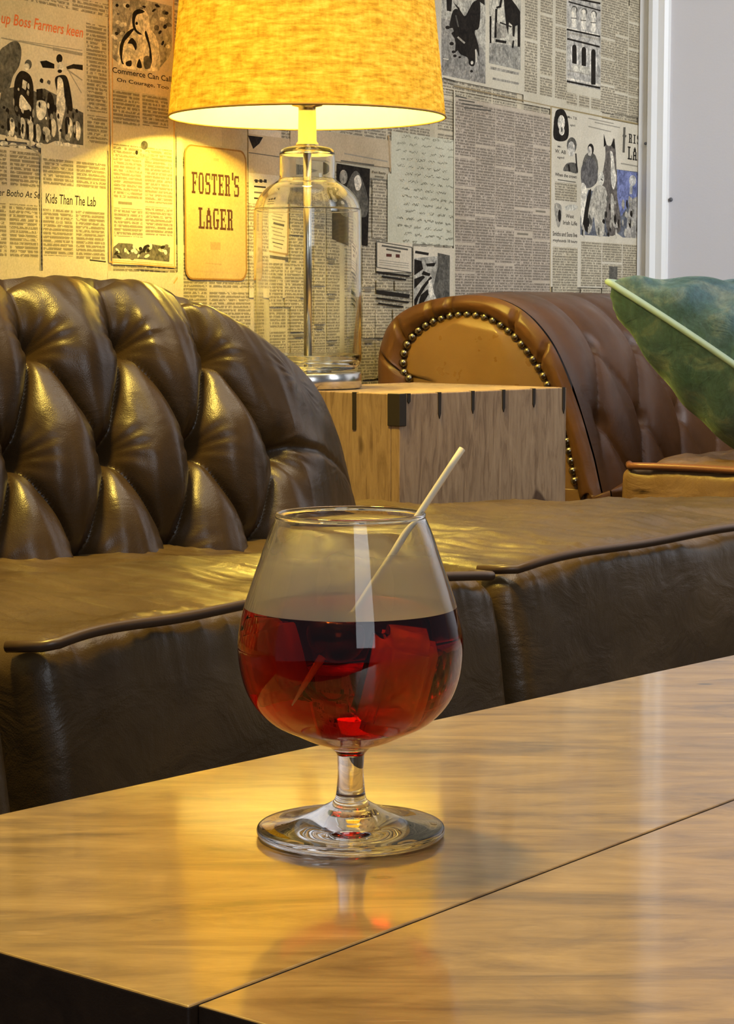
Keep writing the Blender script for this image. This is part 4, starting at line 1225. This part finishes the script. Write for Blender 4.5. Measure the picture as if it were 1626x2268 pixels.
# frosted inner wall above the drink
fg = bpy.data.materials.new('misted_glass'); fg.use_nodes = True; t = NT(fg); t.t.nodes.remove(t.b)
g_ = t.n('ShaderNodeBsdfGlass'); g_.inputs['IOR'].default_value = 1.5; g_.inputs['Color'].default_value = (.99, .99, .985, 1)
at_ = t.n('ShaderNodeAttribute'); at_.attribute_name = 'height'
dz_ = t.math('SUBTRACT', at_.outputs['Fac'], LQ)
ht = t.math('ADD', t.math('DIVIDE', dz_, .026), t.math('MULTIPLY_ADD', t.noise(t.coords(), 60, 3), .5, -.25))
msk = t.ramp(ht, [(.0, (.78, .78, .78)), (.72, (.58, .58, .58)), (1.0, (.05, .05, .05))])
d1 = t.n('ShaderNodeBsdfDiffuse'); d1.inputs[0].default_value = (.70, .68, .64, 1)
d2 = t.n('ShaderNodeBsdfTranslucent'); d2.inputs[0].default_value = (.75, .72, .66, 1)
mA = t.n('ShaderNodeMixShader'); mA.inputs[0].default_value = .6; t.l(d1.outputs[0], mA.inputs[1]); t.l(d2.outputs[0], mA.inputs[2])
mB = t.n('ShaderNodeMixShader'); t.l(msk, mB.inputs[0]); t.l(g_.outputs[0], mB.inputs[1]); t.l(mA.outputs[0], mB.inputs[2])
t.l(mB.outputs[0], t.out.inputs[0])


def split_prof(pr, z):
    lo, hi = [], []
    for k in range(len(pr) - 1):
        p, q = pr[k], pr[k + 1]
        if q[1] <= z: lo.append(p)
        elif p[1] >= z: hi.append(p)
        else:
            f = (z - p[1]) / (q[1] - p[1]); m_ = (p[0] + (q[0] - p[0]) * f, z)
            lo += [p, m_]; hi += [m_]
    hi.append(pr[-1]); return lo, hi


ilo, ihi = split_prof(pi_, LQ)
# outer wall, rim and the inner wall above the drink (below it the drink itself meets the glass)
prof_b = po + rim + ihi[::-1]
bowl = lathe('bowl', prof_b, G0, [gg, fg], gl, 128)
bowl.data.attributes.new('height', 'FLOAT', 'POINT')
bowl.data.attributes['height'].data.foreach_set('value', [v.co.z - G0[2] for v in bowl.data.vertices])
RIMZ = gz(1139)
for p in bowl.data.polygons:
    c_ = p.center; r_ = math.hypot(c_.x - GX, c_.y - GY); z_ = c_.z - G0[2]
    if z_ > LQ - .0001 and z_ < gz(1158):
        ro = np.interp(z_, [a[1] for a in po], [a[0] for a in po])
        if r_ < ro - .0006: p.material_index = 1
stp = sm([(60, 1786), (48, 1780), (38, 1772), (33.5, 1760), (30.5, 1735), (29, 1705), (30.5, 1672)])
stp = [(gr_(a), gz(b)) for a, b in stp]
lathe('stem', stp, G0, gg, gl, 96)
ftp = [(0, 0), (150, 0), (200, .8), (207, 2), (211.5, 6), (212.5, 14), (209, 20), (200, 22), (170, 25), (130, 32), (100, 42), (78, 52), (60, 63)]
fpp = sm(ftp); fpp = [(gr_(max(0, a)), b * HS) for a, b in fpp]; fpp[-1] = (gr_(60), gz(1786))
lathe('foot', fpp, G0, gg, gl, 128)

lq = bpy.data.materials.new('amber_liquid'); lq.use_nodes = True; t = NT(lq); t.t.nodes.remove(t.b)
rf = t.n('ShaderNodeBsdfGlass'); rf.inputs['Color'].default_value = (1, 1, 1, 1)
ia = t.n('ShaderNodeAttribute'); ia.attribute_name = 'ior'; t.l(ia.outputs['Fac'], rf.inputs['IOR'])
t.l(rf.outputs[0], t.out.inputs[0])
va = t.n('ShaderNodeVolumeAbsorption'); va.inputs['Color'].default_value = (.88, .38, .0, 1); va.inputs['Density'].default_value = 165
t.l(va.outputs[0], t.out.inputs['Volume'])
lp = ilo + [(ilo[-1][0] * f, LQ) for f in (.97, .8, .6, .4, .2, 0)]
P3 = lambda dx, dy, y: Vector((GX + dx, GY + dy, G0[2] + gz(y)))
ICE = ((P3(.0150, -.014, 1485), (.25, .2, .35), (.021, .020, .034), 'melting ice cube sunk in the right half of the cocktail'),
       (P3(-.0250, -.004, 1450), (.1, -.25, -.6), (.019, .020, .028), 'melting ice cube sunk in the left half of the cocktail'))


def ice_bm(s_, grow=0.0):
    bm = bmesh.new(); bmesh.ops.create_cube(bm, size=1); bmesh.ops.scale(bm, verts=bm.verts, vec=[q + grow for q in s_])
    bmesh.ops.bevel(bm, geom=list(bm.edges), offset=.004, segments=4, affect='EDGES'); return bm


drink = lathe('cocktail', lp, G0, lq, None, 128)
bm = bmesh.new(); bm.from_mesh(drink.data); n_out = len(bm.faces)
for p_, r_, s_, _l2 in ICE:         # the drink leaves room for each cube
    b2 = ice_bm(s_, .0002); bmesh.ops.reverse_faces(b2, faces=b2.faces)
    from mathutils import Euler
    b2.transform(Matrix.Translation(p_) @ Euler(r_).to_matrix().to_4x4())
    me_ = bpy.data.meshes.new('tmp'); b2.to_mesh(me_); b2.free(); bm.from_mesh(me_); bpy.data.meshes.remove(me_)
for f_ in bm.faces: f_.smooth = True
bm.to_mesh(drink.data); bm.free()
tag(drink, 'deep red amber cocktail filling the bowl of the brandy glass', 'drink')
ia_ = drink.data.attributes.new('ior', 'FLOAT', 'FACE')
ia_.data.foreach_set('value', [1.0175 if p.index >= n_out else 1.333 if p.center.z > G0[2] + LQ - 1e-5 else .89 for p in drink.data.polygons])

icem = bpy.data.materials.new('ice'); icem.use_nodes = True; t = NT(icem); t.t.nodes.remove(t.b)
g_ = t.n('ShaderNodeBsdfGlass'); g_.inputs['IOR'].default_value = 1.0; g_.inputs['Roughness'].default_value = .15
tr_ = t.n('ShaderNodeBsdfTranslucent'); tr_.inputs[0].default_value = (.95, .62, .30, 1)
df_ = t.n('ShaderNodeBsdfDiffuse'); df_.inputs[0].default_value = (.95, .62, .30, 1)
m1 = t.n('ShaderNodeMixShader'); m1.inputs[0].default_value = .5; t.l(tr_.outputs[0], m1.inputs[1]); t.l(df_.outputs[0], m1.inputs[2])
m2 = t.n('ShaderNodeMixShader'); m2.inputs[0].default_value = .5; t.l(g_.outputs[0], m2.inputs[1]); t.l(m1.outputs[0], m2.inputs[2])
t.l(m2.outputs[0], t.out.inputs[0])
for (p, rot, s_, lb) in ICE:
    bm = ice_bm(s_)
    o = from_bm('ice_cube', bm, icem, None, True); o.location = p; o.rotation_euler = rot
    tag(o, lb, 'ice', 'ice cubes in the cocktail')

rp = P3(.0268, .006, 1143); dirv = (P3(-.0045, -.017, 1398) - rp)
ch = P3(-.0045, -.017, 1398)
bm = bmesh.new(); bmesh.ops.create_uvsphere(bm, u_segments=32, v_segments=24, radius=.0092)
bmesh.ops.scale(bm, verts=bm.verts, vec=(1.05, 1, .92))
for v_ in bm.verts:
    rr = math.hypot(v_.co.x, v_.co.y)
    if v_.co.z > 0: v_.co.z -= .0022 * math.exp(-(rr / .003) ** 2)
chm = new_mat('dark_cherry_skin', (.015, .014, .02), .22, spec=.6)
cherry = from_bm('cherry', bm, chm, None, True); cherry.location = ch; cherry.rotation_euler = (.1, .4, 0)
tag(cherry, 'dark round cocktail cherry speared on the pale stick below the drink surface', 'cherry')
pk = new_mat('pale_wood_pick', (.80, .74, .58), .6)
top = rp - dirv.normalized() * (.0305); bot = ch + dirv.normalized() * .030
pts = [top + (bot - top) * (i / 12) for i in range(13)]
rs = [.00135] * 11 + [.0010, .0003]
pick = tube('cocktail_stick', pts, rs, pk, None, 16)
tag(pick, 'pale wooden cocktail stick leaning out over the rim of the glass', 'cocktail stick')
